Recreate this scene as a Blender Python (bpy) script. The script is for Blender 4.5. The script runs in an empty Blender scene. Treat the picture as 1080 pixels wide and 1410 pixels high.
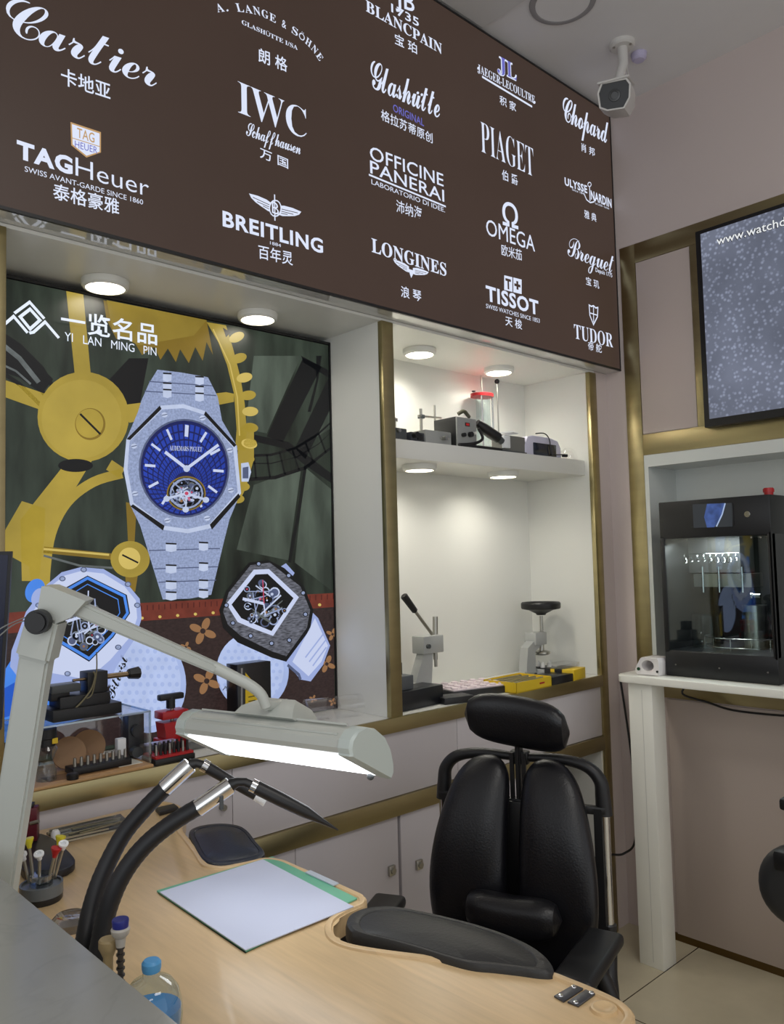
import bpy, bmesh, math, random
from mathutils import Vector, Matrix
from mathutils.geometry import tessellate_polygon
random.seed(7)
SC = bpy.context.scene
COL = SC.collection
# ------------------------------------------------------------------ camera, world, light, exposure
FPX, CAM_H = 1113.06, 1.5
YAW, PITCH, ROLL = math.radians(42.943), math.radians(3.491), math.radians(-1.450)
FW = Vector((math.sin(YAW)*math.cos(PITCH), math.cos(YAW)*math.cos(PITCH), math.sin(PITCH)))
R0 = Vector((math.cos(YAW), -math.sin(YAW), 0)); U0 = R0.cross(FW)
RT = R0*math.cos(ROLL) + U0*math.sin(ROLL); UP = U0*math.cos(ROLL) - R0*math.sin(ROLL)
CAM = Vector((0, 0, CAM_H))
cam_data = bpy.data.cameras.new('camera'); cam = bpy.data.objects.new('camera', cam_data); COL.objects.link(cam)
m = Matrix((RT, UP, -FW)).transposed().to_4x4(); m.translation = CAM; cam.matrix_world = m
cam_data.sensor_fit = 'HORIZONTAL'; cam_data.sensor_width = 36; cam_data.lens = 36*FPX/1080
cam_data.clip_start = 0.02; SC.camera = cam
vs = SC.view_settings; vs.view_transform = 'Standard'; vs.look = 'None'; vs.exposure = 0.0; vs.gamma = 1.0; vs.use_curve_mapping = False
world = bpy.data.worlds.new('world'); SC.world = world; world.use_nodes = True
bg = world.node_tree.nodes['Background']; bg.inputs[0].default_value = (0.95, 0.97, 1, 1); bg.inputs[1].default_value = 0.8
def area(name, loc, target, sx, sy, power, col=(1, 1, 1), shape='RECTANGLE', spread=180):
    l = bpy.data.lights.new(name, 'AREA'); l.shape = shape; l.size = sx; l.size_y = sy; l.energy = power; l.color = col
    l.spread = math.radians(spread)
    o = bpy.data.objects.new(name, l); COL.objects.link(o); o.location = loc
    o.rotation_euler = (Vector(target)-Vector(loc)).to_track_quat('-Z', 'Y').to_euler(); return o
area('ceiling_panel_light', (0.9, -0.6, 3.36), (0.9, -0.6, 0), 1.2, 0.6, 16, (1, 0.97, 0.92))
area('ceiling_panel_light_rear', (-1.0, -1.4, 3.36), (-1.0, -1.4, 0), 1.2, 0.6, 16, (1, 0.97, 0.92))
area('shopfront_daylight', (-2.3, -1.0, 1.7), (1.5, 1.0, 1.1), 2.4, 2.0, 16, (0.88, 0.94, 1))

def ray(p): return RT*((p[0]-540)/FPX) - UP*((p[1]-705)/FPX) + FW
def onX(p, v): d = ray(p); return CAM + d*(v/d.x)
def onY(p, v): d = ray(p); return CAM + d*(v/d.y)
def onZ(p, v): d = ray(p); return CAM + d*((v-CAM_H)/d.z)
def dep(p, v): return CAM + ray(p)*v

# ------------------------------------------------------------------ materials
def lin(c):
    return tuple(((x/255)/12.92 if x/255 <= 0.04045 else ((x/255+0.055)/1.055)**2.4) for x in c)
MATS = {}
def mat(name, rgb, rough=0.5, metal=0.0, noise=0.0, nscale=8.0, bump=0.0, bscale=60.0, coat=0.0, spec=0.5, stretch=None, emis=None, estr=0.0, aniso=0.0):
    if name in MATS: return MATS[name]
    mt = bpy.data.materials.new(name); mt.use_nodes = True; nt = mt.node_tree; b = nt.nodes['Principled BSDF']
    c = lin(rgb); b.inputs['Base Color'].default_value = (*c, 1)
    b.inputs['Roughness'].default_value = rough; b.inputs['Metallic'].default_value = metal
    b.inputs['Coat Weight'].default_value = coat; b.inputs['Specular IOR Level'].default_value = spec
    b.inputs['Anisotropic'].default_value = aniso
    if emis: b.inputs['Emission Color'].default_value = (*lin(emis), 1); b.inputs['Emission Strength'].default_value = estr
    tc = nt.nodes.new('ShaderNodeTexCoord'); mp = nt.nodes.new('ShaderNodeMapping'); nt.links.new(tc.outputs['Object'], mp.inputs[0])
    if stretch: mp.inputs['Scale'].default_value = stretch
    if noise:
        n = nt.nodes.new('ShaderNodeTexNoise'); n.inputs['Scale'].default_value = nscale; n.inputs['Detail'].default_value = 5
        nt.links.new(mp.outputs[0], n.inputs[0])
        r = nt.nodes.new('ShaderNodeMapRange'); r.inputs[1].default_value = 0.3; r.inputs[2].default_value = 0.7
        r.inputs[3].default_value = 1-noise; r.inputs[4].default_value = 1+noise; nt.links.new(n.outputs[0], r.inputs[0])
        mx = nt.nodes.new('ShaderNodeMix'); mx.data_type = 'RGBA'; mx.blend_type = 'MULTIPLY'; mx.inputs[0].default_value = 1
        mx.inputs[6].default_value = (*c, 1); nt.links.new(r.outputs[0], mx.inputs[7]); nt.links.new(mx.outputs[2], b.inputs['Base Color'])
    if bump:
        n2 = nt.nodes.new('ShaderNodeTexNoise'); n2.inputs['Scale'].default_value = bscale; nt.links.new(mp.outputs[0], n2.inputs[0])
        bp = nt.nodes.new('ShaderNodeBump'); bp.inputs['Strength'].default_value = bump; bp.inputs['Distance'].default_value = 0.002
        nt.links.new(n2.outputs[0], bp.inputs['Height']); nt.links.new(bp.outputs[0], b.inputs['Normal'])
    MATS[name] = mt; return mt
def em(name, rgb, s=1.0, noise=0.0, nscale=10.0, stretch=None, rough=0.35):
    """backlit film / screen pixel colour"""
    if name in MATS: return MATS[name]
    mt = mat(name, (8, 8, 8), rough, spec=0.35); nt = mt.node_tree; b = nt.nodes['Principled BSDF']
    c = lin(rgb); b.inputs['Emission Color'].default_value = (*c, 1); b.inputs['Emission Strength'].default_value = s
    if noise:
        mp = [n for n in nt.nodes if n.type == 'MAPPING'][0]
        if stretch: mp.inputs['Scale'].default_value = stretch
        n = nt.nodes.new('ShaderNodeTexNoise'); n.inputs['Scale'].default_value = nscale; n.inputs['Detail'].default_value = 6
        nt.links.new(mp.outputs[0], n.inputs[0])
        r = nt.nodes.new('ShaderNodeMapRange'); r.inputs[1].default_value = 0.3; r.inputs[2].default_value = 0.7
        r.inputs[3].default_value = max(0, 1-noise); r.inputs[4].default_value = 1+noise; nt.links.new(n.outputs[0], r.inputs[0])
        mx = nt.nodes.new('ShaderNodeMix'); mx.data_type = 'RGBA'; mx.blend_type = 'MULTIPLY'; mx.inputs[0].default_value = 1
        mx.inputs[6].default_value = (*c, 1); nt.links.new(r.outputs[0], mx.inputs[7]); nt.links.new(mx.outputs[2], b.inputs['Emission Color'])
    return mt
def clear(name, tint=(255, 255, 255), gloss=0.12):
    """thin clear plastic or glass sheet"""
    if name in MATS: return MATS[name]
    mt = bpy.data.materials.new(name); mt.use_nodes = True; nt = mt.node_tree; nt.nodes.clear()
    out = nt.nodes.new('ShaderNodeOutputMaterial'); t = nt.nodes.new('ShaderNodeBsdfTransparent'); g = nt.nodes.new('ShaderNodeBsdfGlossy')
    t.inputs[0].default_value = (*lin(tint), 1); g.inputs[1].default_value = 0.015
    lw = nt.nodes.new('ShaderNodeLayerWeight'); lw.inputs[0].default_value = 0.35
    mr = nt.nodes.new('ShaderNodeMapRange'); mr.inputs[3].default_value = gloss*0.5; mr.inputs[4].default_value = min(1, gloss*4)
    mx = nt.nodes.new('ShaderNodeMixShader')
    nt.links.new(lw.outputs['Facing'], mr.inputs[0]); nt.links.new(mr.outputs[0], mx.inputs[0])
    nt.links.new(t.outputs[0], mx.inputs[1]); nt.links.new(g.outputs[0], mx.inputs[2]); nt.links.new(mx.outputs[0], out.inputs[0])
    MATS[name] = mt; return mt

BRASS = mat('brushed_brass', (172, 160, 120), 0.34, 1.0, noise=0.10, nscale=3, stretch=(1, 1, 6))
WHITE_LAM = mat('white_laminate', (228, 228, 222), 0.30, noise=0.012, nscale=3)
GREY_DOOR = mat('pale_mauve_laminate', (202, 196, 199), 0.38, noise=0.015, nscale=2)
WALL_PAINT = mat('warm_grey_wall_panel', (208, 195, 191), 0.42, noise=0.02, nscale=1.5)
CEIL = mat('ceiling_paint', (226, 225, 226), 0.75, noise=0.01)
BLACK_PL = mat('black_plastic', (24, 24, 26), 0.42)
BLACK_LEATHER = mat('black_leather', (17, 17, 22), 0.36, bump=0.25, bscale=220)
GREY_LEATHER = mat('charcoal_leather', (44, 44, 44), 0.5, bump=0.3, bscale=200)
CHROME = mat('chrome', (215, 215, 215), 0.12, 1.0)
STEEL = mat('brushed_steel', (176, 174, 166), 0.28, 1.0)
GREYMETAL = mat('grey_painted_metal', (150, 152, 150), 0.4)
LAMP_GREY = mat('pale_grey_lamp_enamel', (186, 190, 184), 0.36, noise=0.015, nscale=4)
RED_PL = mat('red_anodised', (176, 24, 30), 0.35)
YELLOW = mat('yellow_card', (222, 188, 36), 0.45)
DARKWOOD = mat('brown_wood', (150, 112, 74), 0.5, noise=0.15, nscale=6, stretch=(1, 8, 1))
ACRYL = clear('clear_acrylic')
GLASS = clear('clear_glass', (240, 248, 248), 0.1)

# ------------------------------------------------------------------ mesh builder
class MB:
    def __init__(s): s.bm = bmesh.new(); s.M = None
    def _add(s, b):
        if s.M: bmesh.ops.transform(b, matrix=s.M, verts=b.verts)
        me = bpy.data.meshes.new('tmp'); b.to_mesh(me); b.free(); s.bm.from_mesh(me); bpy.data.meshes.remove(me); return s
    def box(s, c, d, rz=0, bev=0.0, seg=2, rot=None):
        b = bmesh.new(); bmesh.ops.create_cube(b, size=1); bmesh.ops.scale(b, vec=d, verts=b.verts)
        if bev: bmesh.ops.bevel(b, geom=b.edges[:], offset=bev, segments=seg, affect='EDGES', profile=0.5)
        M = Matrix.Translation(c) @ (rot.to_4x4() if rot else Matrix.Rotation(rz, 4, 'Z'))
        bmesh.ops.transform(b, matrix=M, verts=b.verts); return s._add(b)
    def b2(s, p0, p1, bev=0.0, seg=2):
        c = [(a+b)/2 for a, b in zip(p0, p1)]; d = [abs(b-a) for a, b in zip(p0, p1)]; return s.box(c, d, bev=bev, seg=seg)
    def cyl(s, p0, p1, r0, r1=None, n=20, bev=0.0):
        p0, p1 = Vector(p0), Vector(p1); L = (p1-p0).length; b = bmesh.new()
        bmesh.ops.create_cone(b, cap_ends=True, segments=n, radius1=r0, radius2=r0 if r1 is None else r1, depth=L)
        if bev: bmesh.ops.bevel(b, geom=[e for e in b.edges if abs(e.verts[0].co.z-e.verts[1].co.z) < 1e-6], offset=bev, segments=2, affect='EDGES')
        M = Matrix.Translation((p0+p1)/2) @ (p1-p0).to_track_quat('Z', 'Y').to_matrix().to_4x4()
        bmesh.ops.transform(b, matrix=M, verts=b.verts); return s._add(b)
    def bar(s, p0, p1, w, h, up=(0, 0, 1), bev=0.0, w1=None, h1=None):
        """rectangular bar between two points (optionally tapering)"""
        p0, p1 = Vector(p0), Vector(p1); z = (p1-p0).normalized(); x = Vector(up).cross(z)
        if x.length < 1e-4: x = Vector((1, 0, 0)).cross(z)
        x.normalize(); y = z.cross(x); b = bmesh.new(); bmesh.ops.create_cube(b, size=1)
        for v in b.verts:
            top = v.co.z > 0; ww = (w1 if top and w1 else w); hh = (h1 if top and h1 else h); v.co = Vector((v.co.x*ww, v.co.y*hh, v.co.z*(p1-p0).length))
        if bev: bmesh.ops.bevel(b, geom=b.edges[:], offset=bev, segments=2, affect='EDGES')
        M = Matrix((x, y, z)).transposed().to_4x4(); M.translation = (p0+p1)/2
        bmesh.ops.transform(b, matrix=M, verts=b.verts); return s._add(b)
    def lathe(s, c, prof, n=28, axis=(0, 0, 1), sx=1, sy=1, close=True):
        b = bmesh.new(); rings = []
        for r, z in prof:
            rings.append([b.verts.new((r*sx*math.cos(2*math.pi*i/n), r*sy*math.sin(2*math.pi*i/n), z)) for i in range(n)] if r > 1e-6 else [b.verts.new((0, 0, z))])
        for a, d in zip(rings, rings[1:]):
            for i in range(n):
                j = (i+1) % n
                if len(a) == 1 and len(d) == 1: continue
                f = (a[0], d[i], d[j]) if len(a) == 1 else (a[i], d[0], a[j]) if len(d) == 1 else (a[i], d[i], d[j], a[j])
                b.faces.new(f[::-1])
        if close:
            if len(rings[0]) > 1: b.faces.new(rings[0][::-1])
            if len(rings[-1]) > 1: b.faces.new(rings[-1])
        M = Matrix.Translation(c) @ Vector(axis).to_track_quat('Z', 'Y').to_matrix().to_4x4()
        bmesh.ops.transform(b, matrix=M, verts=b.verts); return s._add(b)
    def tube(s, pts, r, n=12, sub=0):
        pts = [Vector(p) for p in pts]
        if sub: pts = spline(pts, sub)
        rr = r if isinstance(r, (list, tuple)) else [r]*len(pts)
        if len(rr) != len(pts): rr = [rr[0]+(rr[-1]-rr[0])*i/(len(pts)-1) for i in range(len(pts))]
        b = bmesh.new(); rings = []; T = (pts[1]-pts[0]).normalized(); N = T.orthogonal().normalized()
        for i, p in enumerate(pts):
            T2 = (pts[min(i+1, len(pts)-1)]-pts[max(i-1, 0)]).normalized(); N = (N-T2*N.dot(T2)).normalized(); B = T2.cross(N)
            rings.append([b.verts.new(p+(N*math.cos(2*math.pi*k/n)+B*math.sin(2*math.pi*k/n))*rr[i]) for k in range(n)])
        for a, d in zip(rings, rings[1:]):
            for k in range(n): b.faces.new((a[k], a[(k+1) % n], d[(k+1) % n], d[k]))
        b.faces.new(rings[0][::-1]); b.faces.new(rings[-1]); return s._add(b)
    def prism(s, poly, z0, z1, bev=0.0, seg=2, topscale=None):
        b = bmesh.new(); A = sum(poly[i][0]*poly[(i+1) % len(poly)][1]-poly[(i+1) % len(poly)][0]*poly[i][1] for i in range(len(poly)))
        if A < 0: poly = poly[::-1]
        lo = [b.verts.new((p[0], p[1], z0)) for p in poly]; hi = [b.verts.new((p[0], p[1], z1)) for p in poly]; n = len(poly)
        ft = b.faces.new(hi); fb = b.faces.new(lo[::-1])
        for i in range(n): b.faces.new((lo[i], lo[(i+1) % n], hi[(i+1) % n], hi[i]))
        if bev: bmesh.ops.bevel(b, geom=list(ft.edges)+list(fb.edges), offset=bev, segments=seg, affect='EDGES', profile=0.5)
        return s._add(b)
    def ball(s, c, r, sc=(1, 1, 1), n=20):
        b = bmesh.new(); bmesh.ops.create_uvsphere(b, u_segments=n, v_segments=n//2+2, radius=r); bmesh.ops.scale(b, vec=sc, verts=b.verts)
        bmesh.ops.translate(b, vec=c, verts=b.verts); return s._add(b)
    def loft(s, rings, cap=True):
        b = bmesh.new(); R = [[b.verts.new(p) for p in r] for r in rings]; n = len(R[0])
        for a, d in zip(R, R[1:]):
            for k in range(n): b.faces.new((a[k], a[(k+1) % n], d[(k+1) % n], d[k]))
        if cap: b.faces.new(R[0][::-1]); b.faces.new(R[-1])
        bmesh.ops.recalc_face_normals(b, faces=b.faces); return s._add(b)
    def face(s, pts):
        b = bmesh.new(); b.faces.new([b.verts.new(p) for p in pts]); return s._add(b)
    def done(s, name, mt, parent=None, local=False, ang=35):
        me = bpy.data.meshes.new(name); 
        o = bpy.data.objects.new(name, me); COL.objects.link(o)
        if parent is not None:
            o.parent = parent
            if not local: bmesh.ops.translate(s.bm, vec=-ORG[parent.name], verts=s.bm.verts)
            ORG[o.name] = ORG[parent.name]
        else:
            co = [v.co for v in s.bm.verts]
            c = Vector(((min(v.x for v in co)+max(v.x for v in co))/2, (min(v.y for v in co)+max(v.y for v in co))/2, min(v.z for v in co)))
            bmesh.ops.translate(s.bm, vec=-c, verts=s.bm.verts); o.location = c; ORG[o.name] = c
        s.bm.to_mesh(me); s.bm.free(); me.materials.append(mt)
        for p in me.polygons: p.use_smooth = True
        me.set_sharp_from_angle(angle=math.radians(ang)); return o
ORG = {}
def spline(P, sub):
    out = []
    for i in range(len(P)-1):
        a, b, c, d = P[max(i-1, 0)], P[i], P[i+1], P[min(i+2, len(P)-1)]
        for k in range(sub):
            t = k/sub; out.append(0.5*((2*b)+(c-a)*t+(2*a-5*b+4*c-d)*t*t+(3*b-a-3*c+d)*t**3))
    return out+[P[-1]]
def thing(name, loc, label, cat, group=None, rz=0):
    o = bpy.data.objects.new(name, None); COL.objects.link(o); o.location = loc; o.rotation_euler = (0, 0, rz)
    o.empty_display_size = 0.05; ORG[o.name] = Vector(loc); return tag(o, label, cat, group)
def tag(o, label, cat, group=None):
    o['label'] = label; o['category'] = cat
    if group: o['group'] = group
    return o
def struct(o): o['kind'] = 'structure'; return o
def copy_thing(root, loc, rz, label):
    r = root.copy(); COL.objects.link(r); r.location = loc; r.rotation_euler = (0, 0, rz); r['label'] = label
    for ch in list(root.children):
        c = ch.copy(); COL.objects.link(c); c.parent = r
        for g in list(ch.children):
            d = g.copy(); COL.objects.link(d); d.parent = c
    return r
def text_mesh(s, off=0.0):
    """glyph outlines of a string as (verts, faces); baseline at y = 0"""
    c = bpy.data.curves.new('t', 'FONT'); c.body = s; c.size = 1; c.offset = off; c.resolution_u = 3; c.space_character = (0.87 if any(0x1D4D0 <= ord(ch) <= 0x1D503 for ch in s) else 1.0)+max(0, off)*3.2
    o = bpy.data.objects.new('t', c); COL.objects.link(o); dg = bpy.context.evaluated_depsgraph_get()
    me = o.evaluated_get(dg).to_mesh(); V = [tuple(v.co[:2]) for v in me.vertices]; Fc = [tuple(p.vertices) for p in me.polygons]
    o.evaluated_get(dg).to_mesh_clear(); bpy.data.objects.remove(o); bpy.data.curves.remove(c); return V, Fc
def alpha(base_u, base_l):
    return lambda s: ''.join(chr(base_u+ord(c)-65) if 'A' <= c <= 'Z' else chr(base_l+ord(c)-97) if 'a' <= c <= 'z' else chr(0x1D7CE+ord(c)-48) if '0' <= c <= '9' and base_u == 0x1D400 else c for c in s)
SERIF = alpha(0x1D400, 0x1D41A); SCRIPT = alpha(0x1D4D0, 0x1D4EA)
# ------------------------------------------------------------------ setting
RX, DY, ZTOP = 2.997, 1.858, 3.405
ZS, SY = 2.272, 1.788            # underside of the signboard and its front
def tile_mat():
    mt = mat('floor_tile', (204, 194, 168), 0.22, noise=0.09, nscale=5, spec=0.5); nt = mt.node_tree; b = nt.nodes['Principled BSDF']
    gx = onZ((862, 1398), 0).x; gy = onZ((880, 1364), 0).y
    geo = nt.nodes.new('ShaderNodeNewGeometry'); sp = nt.nodes.new('ShaderNodeSeparateXYZ'); nt.links.new(geo.outputs['Position'], sp.inputs[0])
    outs = []
    for ax, g in ((0, gx), (1, gy)):
        a = nt.nodes.new('ShaderNodeMath'); a.operation = 'SUBTRACT'; a.inputs[1].default_value = g-40*0.8; nt.links.new(sp.outputs[ax], a.inputs[0])
        f = nt.nodes.new('ShaderNodeMath'); f.operation = 'PINGPONG'; f.inputs[1].default_value = 0.4; nt.links.new(a.outputs[0], f.inputs[0]); outs.append(f)
    mn = nt.nodes.new('ShaderNodeMath'); mn.operation = 'MINIMUM'; nt.links.new(outs[0].outputs[0], mn.inputs[0]); nt.links.new(outs[1].outputs[0], mn.inputs[1])
    lt = nt.nodes.new('ShaderNodeMath'); lt.operation = 'LESS_THAN'; lt.inputs[1].default_value = 0.0022; nt.links.new(mn.outputs[0], lt.inputs[0])
    src = b.inputs['Base Color'].links[0].from_socket
    mx = nt.nodes.new('ShaderNodeMix'); mx.data_type = 'RGBA'; nt.links.new(lt.outputs[0], mx.inputs[0]); nt.links.new(src, mx.inputs[6])
    mx.inputs[7].default_value = (*lin((70, 58, 42)), 1); nt.links.new(mx.outputs[2], b.inputs['Base Color']); return mt
struct(MB().b2((-2.6, -3.0, -0.1), (3.35, 2.3, 0)).done('floor', tile_mat()))
cb = MB().b2((-2.6, -3.0, ZTOP), (3.35, 2.3, ZTOP+0.1)); struct(cb.done('ceiling', CEIL))
# dropped ceiling strip whose edge meets the sign (seam seen above the sign)
cs = onZ((665, 38), ZTOP-0.004)
struct(MB().b2((-2.6, -3.0, ZTOP-0.006), (cs.x, SY, ZTOP+0.01)).done('trim_1', mat('ceiling_strip_paint', (208, 207, 207), 0.75)))
# right wall with the alcove opening
W = MB(); h0, h1, z0, z1 = 0.45, 1.699, 1.052, 1.905
W.b2((RX, h1, 0), (RX+0.3, 2.3, ZTOP)); W.b2((RX, -3.0, 0), (RX+0.3, h0, ZTOP)); W.b2((RX, h0, 0), (RX+0.3, h1, z0)); W.b2((RX, h0, z1), (RX+0.3, h1, ZTOP))
struct(W.done('wall_right', WALL_PAINT))
N = MB(); zl = onX((893, 643), RX).z
N.b2((RX+0.22, h0, z0), (RX+0.24, h1, z1)); N.b2((RX-0.003, h1-0.018, z0), (RX+0.22, h1, z1)); N.b2((RX-0.003, h0, zl), (RX+0.22, h1-0.018, z1)); N.b2((RX, h0, z0-0.02), (RX+0.22, h1, z0-0.0005)); N.b2((RX-0.003, h0, z0), (RX+0.22, h0+0.02, z1))
struct(N.done('alcove_lining', mat('white_stone_lining', (222, 226, 222), 0.25, noise=0.03, nscale=2)))
# back wall and stub
B = MB(); B.b2((-2.6, 2.205, 0), (RX, 2.3, ZTOP)); struct(B.done('wall_back', WALL_PAINT))
struct(MB().b2((2.9035, DY+0.002, 0), (RX, 2.2045, ZS-0.001)).done('wall_corner', WALL_PAINT))
struct(MB().b2((-2.6, 1.87, 0), (0.4395, 2.2045, ZS-0.001)).done('wall_front', WALL_PAINT))
struct(MB().b2((-2.6, -3.0, 0), (-2.5, 0.0, 0.35)).done('wall_left', WALL_PAINT))
# brass trims on the right wall
t = 0.006; k = 0
def rtrim(y0, y1, z0, z1, th=t):
    global k; k += 1
    return struct(MB().b2((RX-th, y0, z0), (RX+0.002, y1, z1), bev=0.001).done('trim_%d' % (k+1), BRASS))
rtrim(1.699, 1.768, 0, 2.788); rtrim(-1.0, 1.699, 2.708, 2.788); rtrim(1.40, 1.462, 1.99, 2.708); rtrim(-1.0, 1.699, 1.906, 1.99)
zb = onX((935, 962), RX).z; rtrim(-1.0, 1.699, zb, 1.03)
struct(MB().b2((RX-0.006, -3, 0), (RX+0.002, 1.699, 0.028)).done('baseboard_right', mat('dark_brass', (112, 92, 60), 0.35, 1.0)))
struct(MB().b2((RX-0.012, -1.0, 0.03), (RX, 1.64, zb-0.004), bev=0.001).done('trim_20', mat('mauve_wall_panel', (192, 178, 170), 0.38, noise=0.02, nscale=1.5)))
struct(MB().b2((RX-0.005, 1.464, 1.992), (RX, 1.697, 2.706), bev=0.001).done('trim_21', mat('pinkish_wall_panel', (198, 184, 178), 0.4, noise=0.015, nscale=1.5)))
# piers between the alcoves with brass edges
WB = (0.532, 0.575, 1.700, 1.744, 2.857, 2.901)
for a, b in ((0.44, 0.575), (1.700, 1.744), (2.8575, 2.901)): struct(MB().b2((a, DY, 1.0195), (b, 2.204, 2.262)).done('wall_pier', WHITE_LAM))
struct(MB().b2((0.44, DY, 2.2622), (2.901, 2.204, ZS-0.001)).done('ceiling_alcove', WHITE_LAM))
struct(MB().b2((1.7445, 2.19, 1.0195), (2.857, 2.2045, 2.262)).done('wall_alcove', WHITE_LAM))
for i, (a, b, zz) in enumerate(((0.532, 0.577, 1.019), (1.698, 1.746, 1.019), (2.855, 2.903, 0.0))):
    struct(MB().b2((a, DY-0.008, zz), (b, DY+0.012, 2.261), bev=0.001).done('trim_%d' % (10+i), BRASS))

# ------------------------------------------------------------------ counter units under the alcoves
wt = tag(MB().b2((0.44, DY-0.004, 0.99), (2.857, 2.19, 1.019)).done('worktop', WHITE_LAM), 'long white worktop with brass front edge running under both alcoves', 'worktop')
MB().b2((0.44, DY-0.014, 0.976), (2.857, DY-0.003, 1.0205), bev=0.001).done('brass_edge', BRASS, wt)
cab = thing('base_cabinet', (1.7, 2.0, 0), 'pale mauve base cabinet with brass rail below the white worktop', 'cabinet')
CB = MB(); CB.b2((0.44, DY+0.06, 0.06), (2.44, 2.19, 0.975)); CB.b2((2.44, DY+0.06, 0.75), (2.857, 2.19, 0.975)); CB.b2((2.44, 2.10, 0.06), (2.857, 2.19, 0.75)); CB.b2((2.44, DY+0.02, 0.06), (2.857, 2.19, 0.12))
CB.done('carcass', mat('cabinet_inside', (120, 112, 106), 0.5), cab)
MB().b2((0.44, DY-0.012, 0.724), (2.857, DY+0.02, 0.779), bev=0.001).done('brass_rail', BRASS, cab)
MB().b2((0.44, DY+0.004, 0.0), (2.857, DY+0.02, 0.06)).done('plinth', BRASS, cab)
def lock(p, par):
    l = MB().b2((p.x-0.013, DY-0.010, p.z-0.015), (p.x+0.013, DY+0.001, p.z+0.015), bev=0.003); l.cyl((p.x, DY-0.009, p.z), (p.x, DY-0.016, p.z), 0.009); return l.done('lock', STEEL, par)
for a, b in ((0.44, 1.138), (1.140, 1.998), (2.000, 2.856)):
    d = MB().b2((a, DY, 0.780), (b, DY+0.019, 0.975), bev=0.0012).done('drawer_front', GREY_DOOR, cab)
    if a == 0.44: q = onY((305, 1111), DY); MB().cyl((q.x, DY+0.001, q.z), (q.x, DY-0.016, q.z), 0.008).done('knob', STEEL, d)
for a, b, lk in ((0.44, 0.943, None), (0.945, 1.334, None), (1.336, 1.720, (538.4, 1198)), (1.732, 2.10, (576, 1190)), (2.103, 2.478, None)):
    d = MB().b2((a, DY, 0.062), (b, DY+0.019, 0.722), bev=0.0012).done('door', GREY_DOOR, cab)
    if lk: lock(onY(lk, DY), d)
MB().b2((2.843, DY+0.001, 0.062), (2.857, DY+0.2, 0.722)).done('side_panel', WHITE_LAM, cab)
for i, (zz, lb) in enumerate(((0.12, 'lower'), (0.155, 'upper'))):
    bx = tag(MB().b2((2.53, DY+0.03, zz+0.0005), (2.82, DY+0.2, zz+0.034), bev=0.003).done('flat_box', mat('tan_box', (112, 96, 74), 0.6)), 'flat tan box in the open bay of the cabinet, %s of the two' % lb, 'box', 'flat boxes in the open cabinet bay')
sh = tag(MB().b2((1.7445, 1.892, 1.835), (2.8565, 2.19, 1.897), bev=0.001).done('alcove_shelf', WHITE_LAM), 'thick white shelf across the right alcove holding instruments', 'shelf')

# ------------------------------------------------------------------ recessed downlights
GLOW = em('lamp_glow', (255, 246, 226), 9.0)
def downlight(p, z, lab, power):
    c = onZ(p, z-0.02); t0 = thing('downlight', (c.x, c.y, z-0.022), lab, 'downlight', 'round downlights in the alcoves')
    MB().lathe((c.x, c.y, z), [(0.050, -0.0215), (0.055, -0.0215), (0.060, -0.016), (0.061, -0.0005), (0.050, -0.0005)], 36, close=False).done('rim', WHITE_LAM, t0)
    MB().lathe((c.x, c.y, z), [(0.0, -0.018), (0.0505, -0.018), (0.0505, -0.0165), (0, -0.0165)], 36, close=False).done('diffuser', GLOW, t0)
    l = area('downlight_beam', (c.x, c.y, z-0.026), (c.x, c.y, 0), 0.1, 0.1, power, (1, 0.96, 0.86), 'DISK', 150)
downlight((145, 397), 2.262, 'round lit downlight above the mountain logo of the poster', 0.5)
downlight((355, 441), 2.262, 'round lit downlight above the right side of the watch poster', 0.5)
downlight((578, 489), 2.262, 'round lit downlight above the shelf, beside the tall brass trim', 1.1)
downlight((687, 514), 2.262, 'round lit downlight above the red capped glass tester', 1.0)
downlight((578, 648), 1.835, 'round lit downlight under the shelf, above the lever press', 0.9)
downlight((693, 657), 1.835, 'round lit downlight under the shelf, above the wheel press', 0.9)

# ------------------------------------------------------------------ brand signboard
SIGN_BROWN = em('sign_film_brown', (80, 63, 55), 0.62, noise=0.10, nscale=1.2, rough=0.4)
SIGN_WHITE = em('sign_film_white', (226, 234, 255), 0.95)
SIGN_VIOLET = em('sign_film_violet', (110, 110, 200), 0.9)
SIGN_TAN = em('sign_film_tan', (200, 160, 110), 0.9)
sign = thing('signboard', (1.3, 2.0, ZS), 'large brown backlit signboard with white watch brand logos below the ceiling', 'sign')
X0S, X1S = -0.3, RX-0.001
MB().b2((X0S, SY+0.004, ZS), (X1S, 2.20, 3.388)).done('sign_box', mat('sign_underside_gloss', (200, 200, 196), 0.05, coat=0.6), sign)
MB().b2((X0S, SY, ZS+0.006), (X1S-0.004, SY+0.003, 3.384)).done('sign_face', SIGN_BROWN, sign)
e = MB(); e.b2((X0S, SY-0.002, ZS-0.0005), (X1S, SY+0.006, ZS+0.007)); e.b2((X0S, SY-0.002, 3.382), (X1S, SY+0.006, 3.389)); e.b2((X1S-0.006, SY-0.002, ZS), (X1S, SY+0.006, 3.389)); e.done('frame', BLACK_PL, sign)

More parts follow.
